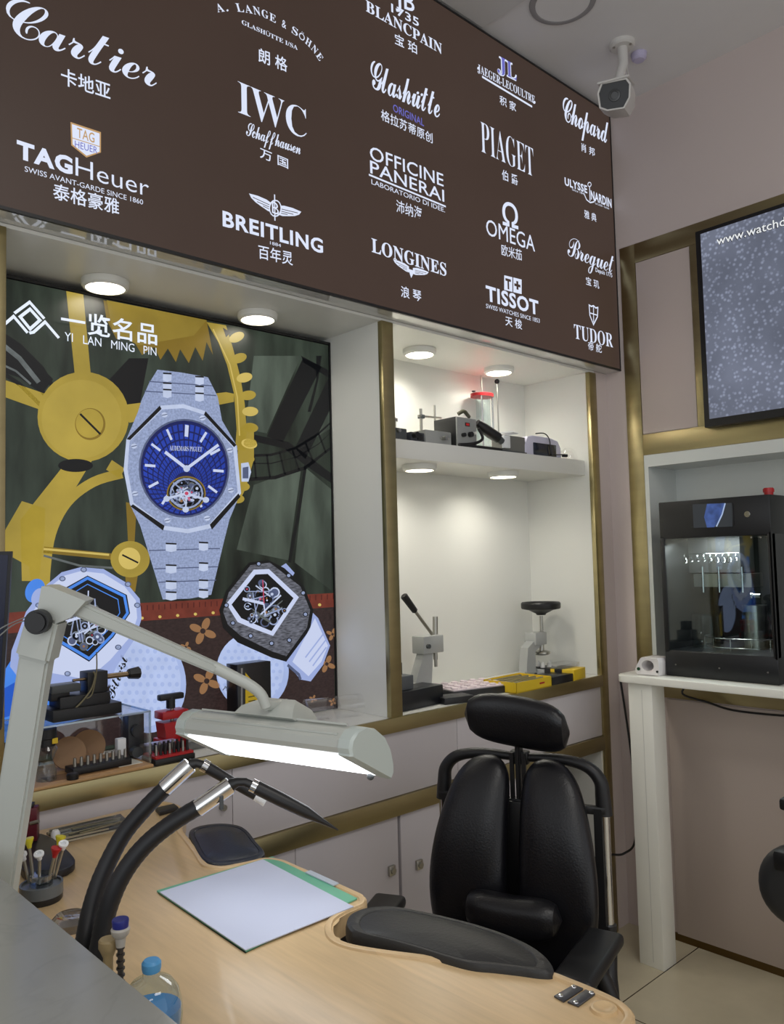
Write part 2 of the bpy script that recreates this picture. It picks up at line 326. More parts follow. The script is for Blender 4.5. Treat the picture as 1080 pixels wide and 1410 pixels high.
class Ink:
    """flat lettering / printed artwork gathered on one vertical plane Y = y (or X = x); layers step towards the room"""
    def __init__(s, axis, v, step=0.0003): s.axis, s.v, s.step, s.bm, s.mats = axis, v, step, bmesh.new(), []; s.clip = None
    def at(s, p): return onY(p, s.v) if s.axis == 'Y' else onX(p, s.v)
    def uv(s, p): q = s.at(p); return (q.x, q.z) if s.axis == 'Y' else (-q.y, q.z)
    def put(s, u, w, layer):
        if s.clip: u = min(max(u, s.clip[0]), s.clip[1]); w = min(max(w, s.clip[2]), s.clip[3])
        d = s.v-layer*s.step; return s.bm.verts.new((u, d, w) if s.axis == 'Y' else (d, -u, w))
    def mi(s, m):
        if m not in s.mats: s.mats.append(m)
        return s.mats.index(m)
    def fan(s, uvs, m, layer):
        vs_ = [s.put(u, w, layer) for u, w in uvs]
        if len(vs_) <= 3: s.bm.faces.new(vs_).material_index = s.mi(m); return
        for tri in tessellate_polygon([[Vector((u, w, 0)) for u, w in uvs]]):
            try: s.bm.faces.new([vs_[i] for i in tri]).material_index = s.mi(m)
            except ValueError: pass
    def poly(s, pts, m, layer=1): s.fan([s.uv(p) for p in pts], m, layer)
    def ell(s, c, rx, ry, m, layer=1, rot=0, n=36, a0=0, a1=360):
        P = []
        full = a1-a0 >= 360
        for i in range(n+(0 if full else 1)):
            a = math.radians(a0+(a1-a0)*i/n); x, y = rx*math.cos(a), ry*math.sin(a); r = math.radians(rot)
            P.append((c[0]+x*math.cos(r)-y*math.sin(r), c[1]+x*math.sin(r)+y*math.cos(r)))
        s.poly(P, m, layer)
    def line(s, pts, w, m, layer=1, close=False, w1=None):
        """stroke w pixels wide along image points (mitred)"""
        P = [Vector(s.uv(p)) for p in pts]; a = s.at(pts[0]); sc = (a-CAM).dot(FW)/FPX; w = w*sc; n = len(P)
        L, R_ = [], []
        for i in range(n):
            p = P[i-1] if (i or close) else None; q = P[(i+1) % n] if (i < n-1 or close) else None
            d1 = (P[i]-p).normalized() if p is not None else None; d2 = (q-P[i]).normalized() if q is not None else None
            d = ((d1 or d2)+(d2 or d1)); d = d.normalized() if d.length > 1e-6 else (d1 or d2); nn = Vector((-d.y, d.x))
            kk = 1.0
            if d1 and d2: kk = 1/max(0.5, nn.dot(Vector((-d1.y, d1.x))))
            ww = w*kk/2
            if w1 is not None: ww *= 1+(w1-1)*i/(n-1)
            L.append(P[i]+nn*ww); R_.append(P[i]-nn*ww)
        for i in range(n if close else n-1):
            j = (i+1) % n; s.fan([L[i], L[j], R_[j], R_[i]], m, layer)
    def glyphs(s, V, Fc, fn, m, layer):
        vv = [s.put(*fn(*v), layer) for v in V]; k_ = s.mi(m)
        for f in Fc:
            try: s.bm.faces.new([vv[i] for i in f]).material_index = k_
            except ValueError: pass
    def text(s, st, pL, pR, pT, m, off=0.0, layer=1, shear=0.0):
        """string with baseline pL..pR and its tallest glyph reaching the height of pT"""
        V, Fc = text_mesh(st, off); xs = [v[0] for v in V]; ys = [v[1] for v in V]; x0, x1, h = min(xs), max(xs), max(ys)
        a, b, c = Vector(s.uv(pL)), Vector(s.uv(pR)), Vector(s.uv(pT)); d = (b-a)
        if any(ord(ch) > 0x4dff and ord(ch) < 0xa000 for ch in st): y0 = min(ys); V = [(x, y-y0) for x, y in V]; h -= y0
        H = (c-a).y - d.y/d.x*(c-a).x
        s.glyphs(V, Fc, lambda x, y: (a.x+d.x*(x-x0)/(x1-x0)+shear*y/h*H, a.y+d.y*(x-x0)/(x1-x0)+y/h*H), m, layer)
    def rtext(s, st, pL, pR, hpx, m, off=0.0, layer=1):
        V, Fc = text_mesh(st, off); xs = [v[0] for v in V]; x0, x1 = min(xs), max(xs); h = max(v[1] for v in V)
        a, b = Vector(s.uv(pL)), Vector(s.uv(pR)); d = b-a; nn = Vector((-d.y, d.x)).normalized(); H = hpx*((s.at(pL)-CAM).dot(FW)/FPX)
        s.glyphs(V, Fc, lambda x, y: tuple(a+d*((x-x0)/(x1-x0))+nn*(y/h*H)), m, layer)
    def done(s, name, parent):
        me = bpy.data.meshes.new(name); o = bpy.data.objects.new(name, me); COL.objects.link(o); o.parent = parent
        bmesh.ops.translate(s.bm, vec=-ORG[parent.name], verts=s.bm.verts); ORG[o.name] = ORG[parent.name]
        tgt = Vector((0, -1, 0)) if s.axis == 'Y' else Vector((-1, 0, 0)); s.bm.normal_update()
        bmesh.ops.reverse_faces(s.bm, faces=[f for f in s.bm.faces if f.normal.dot(tgt) < 0])
        s.bm.to_mesh(me); s.bm.free()
        for m in s.mats: me.materials.append(m)
        return o
def logo(*items):
    k = Ink('Y', SY-0.0005)
    for it in items:
        if callable(it): it(k)
        else: k.text(it[0], it[1], it[2], it[3], *(it[4:] or (SIGN_WHITE,)))
    return k.done('brand_lettering', sign)
Wt = SIGN_WHITE
logo((SCRIPT('Cartier'), (8, 44), (216, 122), (40, 3), Wt, -0.004), ('卡地亚', (84, 116), (152, 138), (96, 96), Wt, 0.012))
def sh_tag(q):
    q.poly([(97, 168), (139, 182), (139, 210), (119, 217), (98, 200)], SIGN_TAN, 1); q.poly([(99, 171), (137, 184), (137, 209), (119, 214.5), (100, 199)], Wt, 2)
    q.line([(99, 190), (137, 202)], 1.2, SIGN_TAN, 3); q.text('TAG', (106, 189), (130, 197), (107, 176), SIGN_TAN, 0.01, 3); q.text('HEUER', (103, 203), (134, 212), (104, 194), SIGN_VIOLET, 0, 3)
logo(sh_tag, ('TAG', (23, 216), (100, 240), (23, 192), Wt, 0.045), ('Heuer', (104, 241.5), (205, 271), (104, 216.5), Wt, -0.006), ('SWISS AVANT-GARDE SINCE 1860', (34, 236), (197, 282), (34, 228.5)), ('泰格豪雅', (73, 274), (164, 296), (73, 251), Wt, 0.01))
def lange(q):
    pts = spline([Vector((x, y, 0)) for x, y in [(300, 17), (322, 15.5), (356, 21), (385, 35), (409, 50), (428, 67), (441, 86)]], 12)
    L = [0]
    for a, b in zip(pts, pts[1:]): L.append(L[-1]+(b-a).length)
    st = 'A. LANGE & SÖHNE'; adv = [0.62 if c not in ' .&' else 0.42 for c in st]; tot = sum(adv); cur = 0
    def P(d): 
        for i in range(len(L)-1):
            if L[i+1] >= d: return pts[i].lerp(pts[i+1], (d-L[i])/(L[i+1]-L[i]))
        return pts[-1]
    for ch, ad in zip(st, adv):
        if ch == '.': a = P((cur+.1)/tot*L[-1]); q.ell((a.x, a.y-1.2), 1.4, 1.4, Wt)
        elif ch != ' ':
            a, b = P(cur/tot*L[-1]), P((cur+ad*0.86)/tot*L[-1]); g = 'Ö' if ch == 'Ö' else SERIF(ch)
            q.rtext(g, (a.x, a.y), (b.x, b.y), 12.5 if ch == 'Ö' else 2.5 if ch == '.' else 11, Wt, 0.0)
        cur += ad
logo(lange, (SERIF('GLASHÜTTE')+' '+SERIF('I/SA'), (333, 33), (410, 69), (334, 26)), ('朗 格', (356, 85), (396, 100), (358, 66), Wt, 0.01))
logo((SERIF('IWC'), (328, 155), (422.5, 192), (328, 111), Wt, -0.008), (SCRIPT('Schaffhausen'), (339, 186), (414, 213), (349, 171), Wt, 0.004), ('万 国', (358, 217), (397, 233), (358, 203), Wt, 0.01))
def wings(q, c, s_, m=Wt, flip=1, sl=0.35):
    x, y = c; f = lambda sg, a, b: (x+sg*a*s_, y+b*flip*s_+sg*a*s_*sl)
    for sg in (-1, 1):
        q.poly([f(sg, a, b) for a, b in ((4, -3), (12, -6), (24, -7), (36, -6), (33, -1), (27, 3), (19, 6), (10, 9), (4, 9))], m, 1)
        for (a0, b0, a1, b1) in ((8, 0, 31, -2.5), (8, 3, 25, 1.5), (8, 6, 17, 4.5)): q.line([f(sg, a0, b0), f(sg, a1, b1)], 1.0*s_, SIGN_BROWN, 2)
def breit(q):
    wings(q, (379, 285), 1.0)
    q.ell((379, 287), 7.5, 10.5, SIGN_BROWN, 2); q.line([(379+8*math.cos(t_/16*6.283), 287+11*math.sin(t_/16*6.283)) for t_ in range(16)], 1.8, Wt, 3, close=True)
    q.text('B', (374.5, 293), (384, 297), (374.5, 277), Wt, 0.0, 3); q.line([(378, 268), (378.5, 304)], 1.8, Wt, 3)
logo(breit, ('BREITLING', (306.7, 310.6), (445, 348.5), (308, 290), Wt, 0.028), ('1884', (372, 336.5), (387, 340.5), (372, 332)), ('百年灵', (356, 356), (403.5, 366), (358, 337), Wt, 0.008))
logo(('JB', (545, 7), (571, 17), (548, -16), Wt, 0.012), ('1735', (539, 16), (577, 37), (540, 5), Wt, 0.012), (SERIF('BLANCPAIN'), (504, 15), (609, 75), (506, 0.5), Wt, 0.004), ('宝 珀', (544, 60.5), (574.5, 75), (545.5, 46), Wt, 0.008))
logo((lambda q: (q.ell((575.5, 128), 1.7, 1.9, Wt), q.ell((581, 130.5), 1.7, 1.9, Wt))), (SCRIPT('Glashutte'), (511, 120), (606, 163), (529.6, 90), Wt, 0.004), ('ORIGINAL', (541.5, 153), (584, 174), (542, 143), SIGN_VIOLET, 0.01), ('格拉苏蒂原创', (525, 165), (596, 198), (525.6, 150), Wt, 0.006))
logo(('OFFICINE', (509.7, 219), (611, 257), (511, 201), Wt, 0.006), ('PANERAI', (510, 238), (612, 278), (511, 221), Wt, 0.006), lambda q: q.line([(508, 240.5), (614, 284.5)], 2.6, Wt), ('LABORATORIO DI IDEE.', (511.7, 253.2), (613, 292.6), (511.7, 246.5), Wt, 0.0), ('沛纳海', (546, 292), (581.5, 303), (547.4, 275), Wt, 0.004))
def longi(q): wings(q, (566, 370), 0.68, Wt, 1, 0.36); q.poly([(562, 370), (571, 373), (566.5, 383)], Wt, 1)
logo((SERIF('LONGINES'), (512, 346.6), (615, 380.5), (512, 327.4), Wt, 0.006), longi, ('浪 琴', (552.4, 409), (580.5, 416), (552.4, 393), Wt, 0.008))
def jl(q):
    for off, m_, ly in ((0.03, Wt, 1), (-0.014, SIGN_VIOLET, 3)):
        q.text(SERIF('J'), (685, 98), (698, 104.5), (691, 79), m_, off, ly); q.text(SERIF('L'), (698, 104.5), (712, 111.5), (698, 83), m_, off, ly)
    q.line([(664, 105.5), (733, 147)], 3, Wt); q.ell((736, 141), 1.6, 2, Wt); q.ell((659, 94), 1.6, 2, Wt)
logo(jl, (SERIF('JAEGER-LECOULTRE'), (658, 99), (737, 143), (662, 90), Wt, -0.002), ('积 家', (688.5, 143.4), (711, 154.5), (689, 131), Wt, 0.008))
logo((SERIF('PIAGET'), (663, 209), (735.5, 244), (663, 167), Wt, -0.012), ('伯 爵', (691.6, 247), (713.5, 256), (692, 233), Wt, 0.008))
logo(('Ω', (692.5, 309), (714, 315.5), (703, 279), Wt, 0.012), ('OMEGA', (670, 323), (737, 346.6), (670, 301), Wt, 0.0), ('欧米茄', (691, 351.5), (719, 359.5), (691, 336), Wt, 0.004))
def tis(q):
    q.poly([(694.5, 379), (705.8, 381.8), (705.8, 402), (694.5, 399)], Wt); q.poly([(707, 382), (718.5, 385), (718.5, 405), (707, 402.3)], Wt)
    q.text('T', (696.5, 396.5), (704, 398.5), (696.5, 383), SIGN_BROWN, 0.05, 2); q.text('+', (708.6, 399), (717, 401.5), (708.6, 386), SIGN_BROWN, 0.05, 2)
logo(tis, ('TISSOT', (669.6, 413), (742, 433.5), (669.6, 392.5), Wt, 0.03), ('SWISS WATCHES SINCE 1853', (669.6, 424), (743.5, 444.7), (669.6, 418)), ('天 梭', (696.3, 448), (719.3, 454), (696.3, 434.5), Wt, 0.006))
logo((SCRIPT('Chopard'), (776, 165), (839, 199), (792, 141), Wt, 0.004), ('肖 邦', (801, 208), (819.6, 216), (801, 196.5), Wt, 0.008))
def anch(q): q.line([(812, 257), (812.8, 277)], 1.8, Wt); q.line([(805, 268), (808, 275), (813, 279), (818, 278), (820.5, 273)], 1.8, Wt); q.line([(812+2.4*math.cos(a_*.7854), 254+3*math.sin(a_*.7854)) for a_ in range(8)], 1.2, Wt, 1, True)
logo(('ULYSSE', (778, 254.5), (809, 266), (778, 244), Wt, 0.03), ('NARDIN', (814, 274), (842.5, 286), (814, 262), Wt, 0.03), anch, ('Since 1846', (788, 262), (806, 269), (788, 259)), ('Le Locle - Suisse', (820, 281), (839, 288.5), (820, 278)), ('雅 典', (805, 300), (821.6, 306), (805, 288.5), Wt, 0.006))
logo((SCRIPT('Breguet'), (782, 352), (846, 377), (798, 331), Wt, -0.004), ('Depuis 1775', (820.4, 374), (843.4, 382), (820.4, 368.4), Wt, 0.01), ('宝 玑', (807.4, 392), (825.4, 398), (807.4, 380.5), Wt, 0.006))
def tud(q):
    P = [(811.5, 420), (814.5, 422), (817.5, 421), (820.5, 424), (823.5, 423.5), (823, 436), (817.5, 447), (812.5, 434)]
    q.line(P, 2, Wt, 1, True); q.line([(817.5, 421), (817.7, 444)], 1.6, Wt); q.line([(813, 431), (822.5, 434)], 1.6, Wt)
logo(tud, (SERIF('TUDOR'), (791.2, 465.8), (844.5, 478.6), (791.2, 446), Wt, -0.004), ('帝 舵', (810.5, 482), (829, 486.3), (810.5, 470), Wt, 0.006))
# ------------------------------------------------------------------ backlit watch poster in the left alcove
YP = 2.115
poster = thing('backlit_poster', (1.137, 2.15, 1.02), 'large backlit watch poster with gears filling the left alcove', 'poster')
MB().b2((0.577, YP+0.003, 1.0205), (1.698, 2.16, 2.248)).done('light_box', BLACK_PL, poster)
fr = MB(); x0, x1, z0, z1 = 0.577, 1.698, 1.0205, 2.246
fr.b2((x0, YP-0.004, z1-0.008), (x1, YP+0.003, z1)); fr.b2((x1-0.005, YP-0.004, z0), (x1, YP+0.003, z1)); fr.b2((x0, YP-0.004, z0), (x0+0.004, YP+0.003, z1)); fr.done('frame', BLACK_PL, poster)
q = Ink('Y', YP, 0.00025); q.clip = (0.582, 1.692, 1.022, 2.236)
def em2(n, c, noise=0.0, ns=12, st=None, s=0.9): return em(n, c, s, noise, ns, st)
BGG = em2('print_dark_green', (42, 50, 42), 0.85, 6, (2.2, 2.2, 0.5)); GOLD = em2('print_gold', (168, 146, 58), 0.24, 5); GOLD2 = em2('print_gold_shade', (132, 108, 36), 0.12, 8); GOLD3 = em2('print_gold_light', (212, 188, 100), 0.08, 8)
INK = em2('print_black', (16, 17, 19)); SILV = em2('print_silver', (150, 164, 200), 0.22, 160); SILVL = em2('print_silver_light', (196, 208, 236), 0.06, 40); SILVD = em2('print_silver_dark', (84, 94, 126), 0.1, 60)
BLUE = em2('print_dial_blue', (34, 62, 168), 0.2, 10); BLUED = em2('print_dial_navy', (20, 30, 92)); WHT = em2('print_white', (206, 216, 246)); WHT2 = em2('print_white_shade', (160, 176, 226), 0.05, 10); SKY = em2('print_sky_blue', (74, 138, 236), 0.12, 8)
CANV = em2('print_canvas_brown', (50, 37, 36), 0.35, 90, (1, 1, 2)); REDL = em2('print_red_leather', (112, 50, 38), 0.18, 30); TANF = em2('print_tan_flower', (150, 110, 74)); BALL = em2('print_ball_white', (186, 202, 242), 0.07, 22); BALLS = em2('print_ball_shade', (170, 188, 234), 0.06, 22); GRY = em2('print_grey', (98, 104, 104), 0.3, 30); PINK = em2('print_ruby', (200, 70, 100)); CARB = em2('print_carbon', (96, 98, 108), 0.7, 60, (1, 1, 4))
ZONEG = em2('print_green_grey', (76, 86, 76), 0.6, 5, (2, 2, .5))
def K1(*P): return [(x*.44444, 280+y*.44444) for x, y in P]
def K5(*P): return [(160+x*.2963, 490+y*.2963) for x, y in P]
def K6(*P): return [(x*.44444, 740+y*.44444) for x, y in P]
q.fan([(0.578, 1.021), (1.697, 1.021), (1.697, 2.24), (0.578, 2.24)], BGG, 0)
q.poly(K5((640, 0), (860, 0), (700, 360), (600, 340)), ZONEG, 1); q.poly(K5((900, 300), (1000, 120), (1000, 340), (830, 440)), ZONEG, 1); q.poly(K5((880, 520), (1000, 620), (1000, 1090), (830, 960)), ZONEG, 1); q.poly(K5((640, 600), (860, 520), (800, 950), (560, 900)), ZONEG, 1)
# clock face bars
def bars(P, m=INK, l=2): q.poly(P, m, l)
bars(K5((868, 10), (955, 50), (775, 400), (700, 375))); bars(K5((1000, 100), (1000, 255), (880, 480), (830, 430))); bars(K5((860, 0), (1000, 70), (1000, 105), (870, 30))); bars(K5((930, 0), (955, 0), (940, 110), (905, 260), (890, 260), (930, 110)))
bars(K5((565, 350), (800, 400), (900, 470), (1000, 545), (1000, 590), (880, 510), (780, 430), (565, 380)))
q.line(K5((600, 465), (720, 460), (830, 430), (930, 370), (1000, 315)), 3.5, INK, 2); q.line(K5((600, 575), (740, 565), (880, 520), (1000, 430)), 5, INK, 2); q.line(K5((600, 500), (720, 500), (840, 470), (940, 410), (1000, 360)), 1.5, INK, 2)
for a, b in (((640, 465), (650, 570)), ((700, 460), (715, 565)), ((760, 450), (785, 552)), ((820, 440), (850, 530)), ((880, 405), (920, 500)), ((940, 360), (975, 450))): q.line(K5(a, b), 3, INK, 2)
q.line(K5((880, 510), (850, 720), (805, 960)), 5, INK, 2)
for a in ((0, 400), (0, 470), (0, 520)): q.line(K1(a, (60, a[1]+40), (130, a[1]+110), (165, a[1]+170)), 6, INK, 2)
bars(K1((0, 395), (40, 420), (165, 545), (130, 590), (60, 540), (0, 520)), INK, 1); q.line(K1((10, 440), (60, 480), (120, 555)), 7, GRY, 2); q.line(K1((8, 500), (50, 520), (95, 560)), 3, GRY, 2)
q.poly(K1((270, 620), (400, 480), (460, 480), (430, 640)), INK, 1)
# saw gear and toothed rim
SAW = [(400, 330)]; saw = [(320, 300), (470, 340), (640, 360), (660, 470), (640, 430), (628, 488), (605, 445), (585, 495), (558, 452), (545, 492), (520, 450), (497, 485), (478, 445), (440, 470), (410, 420), (360, 420), (330, 360)]
q.poly(K1(*saw), GOLD2, 2); q.poly(K1((330, 300), (640, 350), (600, 410), (430, 440), (350, 400)), em2('print_gold_mid', (150, 128, 50), 0.2, 6), 3)
rimo = [(640, 368), (700, 378), (722, 450), (745, 540), (758, 620), (764, 700), (760, 765), (728, 765), (733, 700), (725, 590), (703, 500), (676, 430)]
q.poly(K1(*rimo), GOLD, 3)
q.poly(K5((575, 330), (640, 330), (640, 480), (600, 620), (570, 680), (560, 500)), GOLD, 3)
for i, c in enumerate([(733, 415), (740, 480), (757, 540), (768, 595), (775, 645), (775, 695), (772, 745)]): q.ell(K1(c)[0], 11, 6.5, GOLD if i % 2 else GOLD3, 4, rot=-25+i*6)
for c in [(615, 335), (622, 405), (612, 480), (590, 608), (565, 665)]: q.ell(K5(c)[0], 9, 6, GOLD, 4)
q.line(K1((660, 390), (712, 500), (735, 600), (742, 720)), 2, GOLD3, 4)
q.poly(K1((690, 385), (715, 400), (700, 415)), INK, 4)
# big hub, spokes
q.poly(K1((205, 262), (258, 272), (282, 540), (232, 535)), GOLD, 2); q.poly(K1((8, 545), (140, 590), (140, 645), (8, 598)), GOLD, 2); q.poly(K1((380, 625), (700, 585), (725, 590), (725, 615), (400, 680)), GOLD, 2)
q.ell((114.5, 574), 63, 62, GOLD, 3); q.ell((112, 577), 55, 54, em2('print_gold_face', (176, 154, 66), 0.16, 5), 4); q.ell((124, 584), 21, 22, GOLD2, 5); q.ell((123, 583), 19, 20, GOLD, 6); q.line([(110, 570), (138, 598)], 3, INK, 7)
q.poly([(98, 628), (128, 632), (66, 735), (60, 800), (30, 800), (28, 716)], GOLD, 2); q.line([(v.x, v.y) for v in spline([Vector((x, y, 0)) for x, y in [(168, 652), (128, 664), (92, 692), (70, 735), (62, 790), (62, 830)]], 5)], 13, GOLD, 3); q.line([(150, 640), (168, 652)], 16, GOLD, 3); q.ell((104, 641), 24, 9, INK, 4); q.poly([(4, 735), (30, 690), (62, 700), (60, 830), (45, 830), (40, 780), (4, 760)], GOLD, 2)
q.line([(60, 757), (150, 766), (200, 771)], 9, GOLD2, 3); q.line([(60, 756), (150, 764)], 3, GOLD3, 4); q.line([(60, 765), (110, 779), (155, 782)], 3, GRY, 4); q.poly(K5((45, 680), (95, 690), (85, 870), (55, 870)), GOLD2, 3)
q.ell((179, 770), 27, 25, GOLD, 5); q.ell((178, 769), 15, 15, GOLD3, 6); q.line([(168, 764), (190, 775)], 2.4, INK, 7); q.poly([(172, 790), (190, 790), (186, 815), (174, 812)], GOLD2, 4)
# trunk canvas and red piping
q.poly(K6((0, 250), (400, 262), (1040, 215), (1040, 640), (0, 700)), CANV, 3); q.poly(K6((0, 235), (400, 205), (1040, 172), (1040, 215), (400, 262), (0, 300)), REDL, 4)
for x in range(440, 1040, 55): q.ell(K6((x, 250-(x-440)*.075))[0], 2.2, 2.0, GOLD3, 5)
for x in range(420, 1040, 18): q.line(K6((x, 212-(x-420)*.06), (x, 228-(x-420)*.06)), 1.3, em2('print_red_dark', (70, 24, 22)), 5)
def flower(c, r):
    for a in range(4): q.ell((c[0]+r*.62*math.cos(a*1.571+.4), c[1]+r*.62*math.sin(a*1.571+.4)), r*.52, r*.3, TANF, 5, rot=math.degrees(a*1.571+.4))
    q.ell(c, r*.22, r*.22, CANV, 6)
for c, r in ((K6((628, 290))[0], 17), (K6((640, 445))[0], 17), (K6((1012, 392))[0], 11), (K6((575, 340))[0], 7), (K6((970, 500))[0], 5), (K6((1030, 510))[0], 5), (K6((1030, 300))[0], 8)): flower(c, r)
# golf balls with dimples
def golf(c, rx, ry):
    q.ell(c, rx, ry, BALLS, 5); q.ell((c[0]-rx*.06, c[1]-ry*.05), rx*.92, ry*.92, BALL, 6)
    for i in range(-5, 6):
        for j in range(-5, 6):
            x, y = (i+.5*(j % 2))*.19, j*.17
            if x*x+y*y < .72: q.ell((c[0]+rx*x, c[1]+ry*y), rx*.055, ry*.05, BALLS, 7, n=8)
golf(K6((457, 455))[0], 53, 67); golf(K6((782, 415))[0], 50, 54)
q.rtext(SCRIPT('Titleist'), K6((352, 500))[0], K6((398, 370))[0], 13, INK, 0.006, 8)
q.rtext(SCRIPT('Titleist'), (327, 950), (308, 944), 7, INK, 0.006, 8)
# blue strap, white watch on the left
def skeleton(c, rx, ry, seed, l):
    r_ = random.Random(seed)
    for i in range(46):
        a, d = r_.uniform(0, 6.28), r_.uniform(.05, .9)**.7; p = (c[0]+rx*d*math.cos(a), c[1]+ry*d*math.sin(a)); s_ = r_.uniform(2.5, 7.5)
        mm = r_.choice([SILVL, SILV, GRY, SILV, SILVD, INK]); q.ell(p, s_, s_, mm, l, n=14); q.ell(p, s_*.72, s_*.72, r_.choice([INK, INK, SILVD]), l+1, n=14)
        if i % 2: q.ell(p, s_*.3, s_*.3, r_.choice([SILVL, TANF, PINK, SILV]), l+2, n=8)
    for i in range(12):
        a = r_.uniform(0, 6.28); p = (c[0]+rx*.8*math.cos(a), c[1]+ry*.8*math.sin(a)); b_ = (c[0]+rx*.5*math.cos(a+r_.uniform(1, 2.5)), c[1]+ry*.5*math.sin(a+r_.uniform(1, 2.5))); q.line([p, b_], r_.uniform(1, 2.4), r_.choice([SILVL, SILV, GRY]), l+2)
q.poly(K6((8, 420), (40, 370), (110, 400), (190, 430), (260, 560), (0, 640)), SKY, 7); q.poly(K6((8, 470), (60, 440), (120, 520), (8, 560)), em2('print_blue_deep', (40, 92, 200)), 8); q.ell(K6((108, 165))[0], 13, 17, SKY, 7, rot=25); q.ell(K6((118, 185))[0], 9, 13, WHT2, 8, rot=25)
q.poly(K6((35, 350), (80, 230), (140, 150), (190, 108), (250, 92), (320, 98), (390, 140), (432, 190), (438, 250), (420, 310), (360, 400), (330, 470), (240, 520), (150, 470), (60, 440), (30, 400)), WHT2, 8)
q.poly(K6((55, 345), (95, 240), (150, 155), (200, 118), (250, 104), (320, 112), (385, 152), (420, 195), (424, 250), (405, 305), (340, 380), (270, 440), (160, 420), (80, 380)), WHT, 9)
q.poly(K6((150, 240), (185, 165), (270, 118), (392, 178), (402, 235), (350, 310), (275, 385), (160, 315)), INK, 10); q.line(K6((158, 240), (190, 172), (270, 126), (384, 182), (394, 234), (345, 304), (275, 375), (168, 312)), 4, SKY, 11, True); q.line(K6((176, 240), (205, 185), (270, 145), (364, 192), (370, 234), (330, 290), (270, 350), (185, 300)), 1.2, SKY, 11, True)
skeleton(K6((265, 255))[0], 36, 40, 5, 12)
q.line(K6((180, 268), (270, 240)), 4, WHT, 16); q.line(K6((270, 240), (272, 165)), 1.6, WHT, 16); q.line(K6((270, 240), (275, 280)), 2, WHT, 16)
for c in ((258, 100), (192, 128), (395, 145), (424, 210), (365, 340), (208, 422), (80, 280), (118, 210)): q.ell(K6(c)[0], 4.4, 3.6, SILVD, 12); q.ell(K6(c)[0], 3, 2.5, SILV, 13)
# carbon watch on the right
q.poly(K6((862, 95), (885, 80), (912, 110), (900, 130)), WHT2, 8)
q.poly(K6((960, 225), (985, 250), (1022, 335), (1000, 395), (962, 446), (930, 440), (885, 385)), WHT2, 8); q.poly(K6((975, 250), (1015, 335), (995, 385), (955, 430), (905, 385)), WHT, 9)
for a, b in (((945, 372), (1000, 300)), ((957, 385), (1008, 318)), ((968, 398), (1010, 340))): q.line(K6(a, b), 2.2, WHT2, 10)
q.line(K6((890, 395), (925, 425), (930, 440)), 4, SILVD, 10)
q.poly(K6((678, 225), (700, 165), (770, 78), (830, 70), (880, 95), (940, 150), (970, 225), (960, 285), (886, 385), (840, 372), (735, 325), (690, 280)), INK, 9); q.poly(K6((690, 230), (708, 170), (775, 86), (835, 78), (930, 152), (960, 225), (950, 280), (886, 368), (840, 352), (745, 305), (705, 270)), CARB, 10)
q.poly(K6((700, 205), (785, 100), (832, 98), (925, 185), (845, 305), (790, 285), (735, 262)), WHT, 11); q.poly(K6((716, 208), (790, 115), (828, 113), (908, 188), (840, 290), (792, 270), (746, 250)), INK, 12); skeleton(K6((815, 205))[0], 33, 34, 9, 13)
q.line(K6((750, 190), (815, 205)), 4, WHT, 17); q.line(K6((812, 132), (816, 205)), 1.6, PINK, 17); q.line(K6((815, 205), (820, 240)), 2, WHT, 17)
for c in ((800, 82), (893, 118), (938, 172), (945, 238), (895, 318), (840, 328), (775, 305), (720, 265), (700, 210)): q.ell(K6(c)[0], 3.6, 3.4, INK, 12); q.ell(K6(c)[0], 2.3, 2.2, SILV, 13)
# the large octagonal watch with blue dial
q.poly(K5((190, 65), (300, 78), (425, 100), (470, 190), (490, 300), (560, 420), (575, 640), (525, 760), (500, 860), (440, 1110), (340, 1128), (215, 1132), (150, 920), (110, 790), (62, 690), (38, 540), (45, 390), (100, 260), (115, 210), (150, 130)), SILV, 10)
for y, xa, xb in ((120, 150, 445), (165, 130, 462), (905, 150, 480), (990, 175, 470), (1052, 195, 462)): q.line(K5((xa, y), (xb, y+20 if y < 500 else y-10)), 1.5, SILVD, 12)
for x0_, x1_, ys in ((215, 255, (80, 125, 155)), (365, 405, (95, 140, 172)), (228, 278, (870, 970, 1045, 1095)), (382, 425, (865, 960, 1040, 1085))):
    for y in ys: q.poly(K5((x0_, y), (x1_, y), (x1_, y+36), ((x0_+x1_)/2, y+42), (x0_, y+36)), SILVL, 13); q.line(K5((x0_, y+2), (x1_, y+4)), 2.2, INK, 14)
q.poly(K5((205, 232), (310, 225), (412, 258), (556, 415), (578, 640), (440, 800), (330, 825), (215, 808), (62, 690), (32, 530), (45, 388)), SILVL, 14)
q.poly(K5((212, 250), (310, 244), (405, 274), (540, 425), (562, 632), (432, 782), (330, 805), (222, 790), (78, 682), (50, 530), (60, 398)), SILV, 15)
q.poly(K5((200, 232), (208, 248), (62, 392), (45, 388)), INK, 16); q.poly(K5((412, 258), (405, 274), (545, 425), (556, 415)), INK, 16); q.poly(K5((565, 640), (575, 655), (442, 808), (432, 785)), INK, 16); q.poly(K5((75, 690), (64, 700), (215, 812), (222, 790)), INK, 16)
for c in ((222, 275), (398, 290), (525, 440), (530, 625), (420, 755), (235, 765), (85, 640), (80, 420)): q.ell(K5(c)[0], 4.2, 3.4, SILVL, 16); q.line(K5((c[0]-13, c[1]+3), (c[0]+13, c[1]-3)), 1.1, SILVD, 17)
q.poly(K5((578, 500), (612, 495), (625, 540), (612, 585), (580, 585)), SILVL, 14); q.poly(K5((585, 520), (612, 515), (612, 570), (585, 570)), SILVD, 15)
q.ell(K5((313, 523))[0], 62.5, 68, SILVD, 16); q.ell(K5((313, 523))[0], 60, 65.5, BLUED, 17)
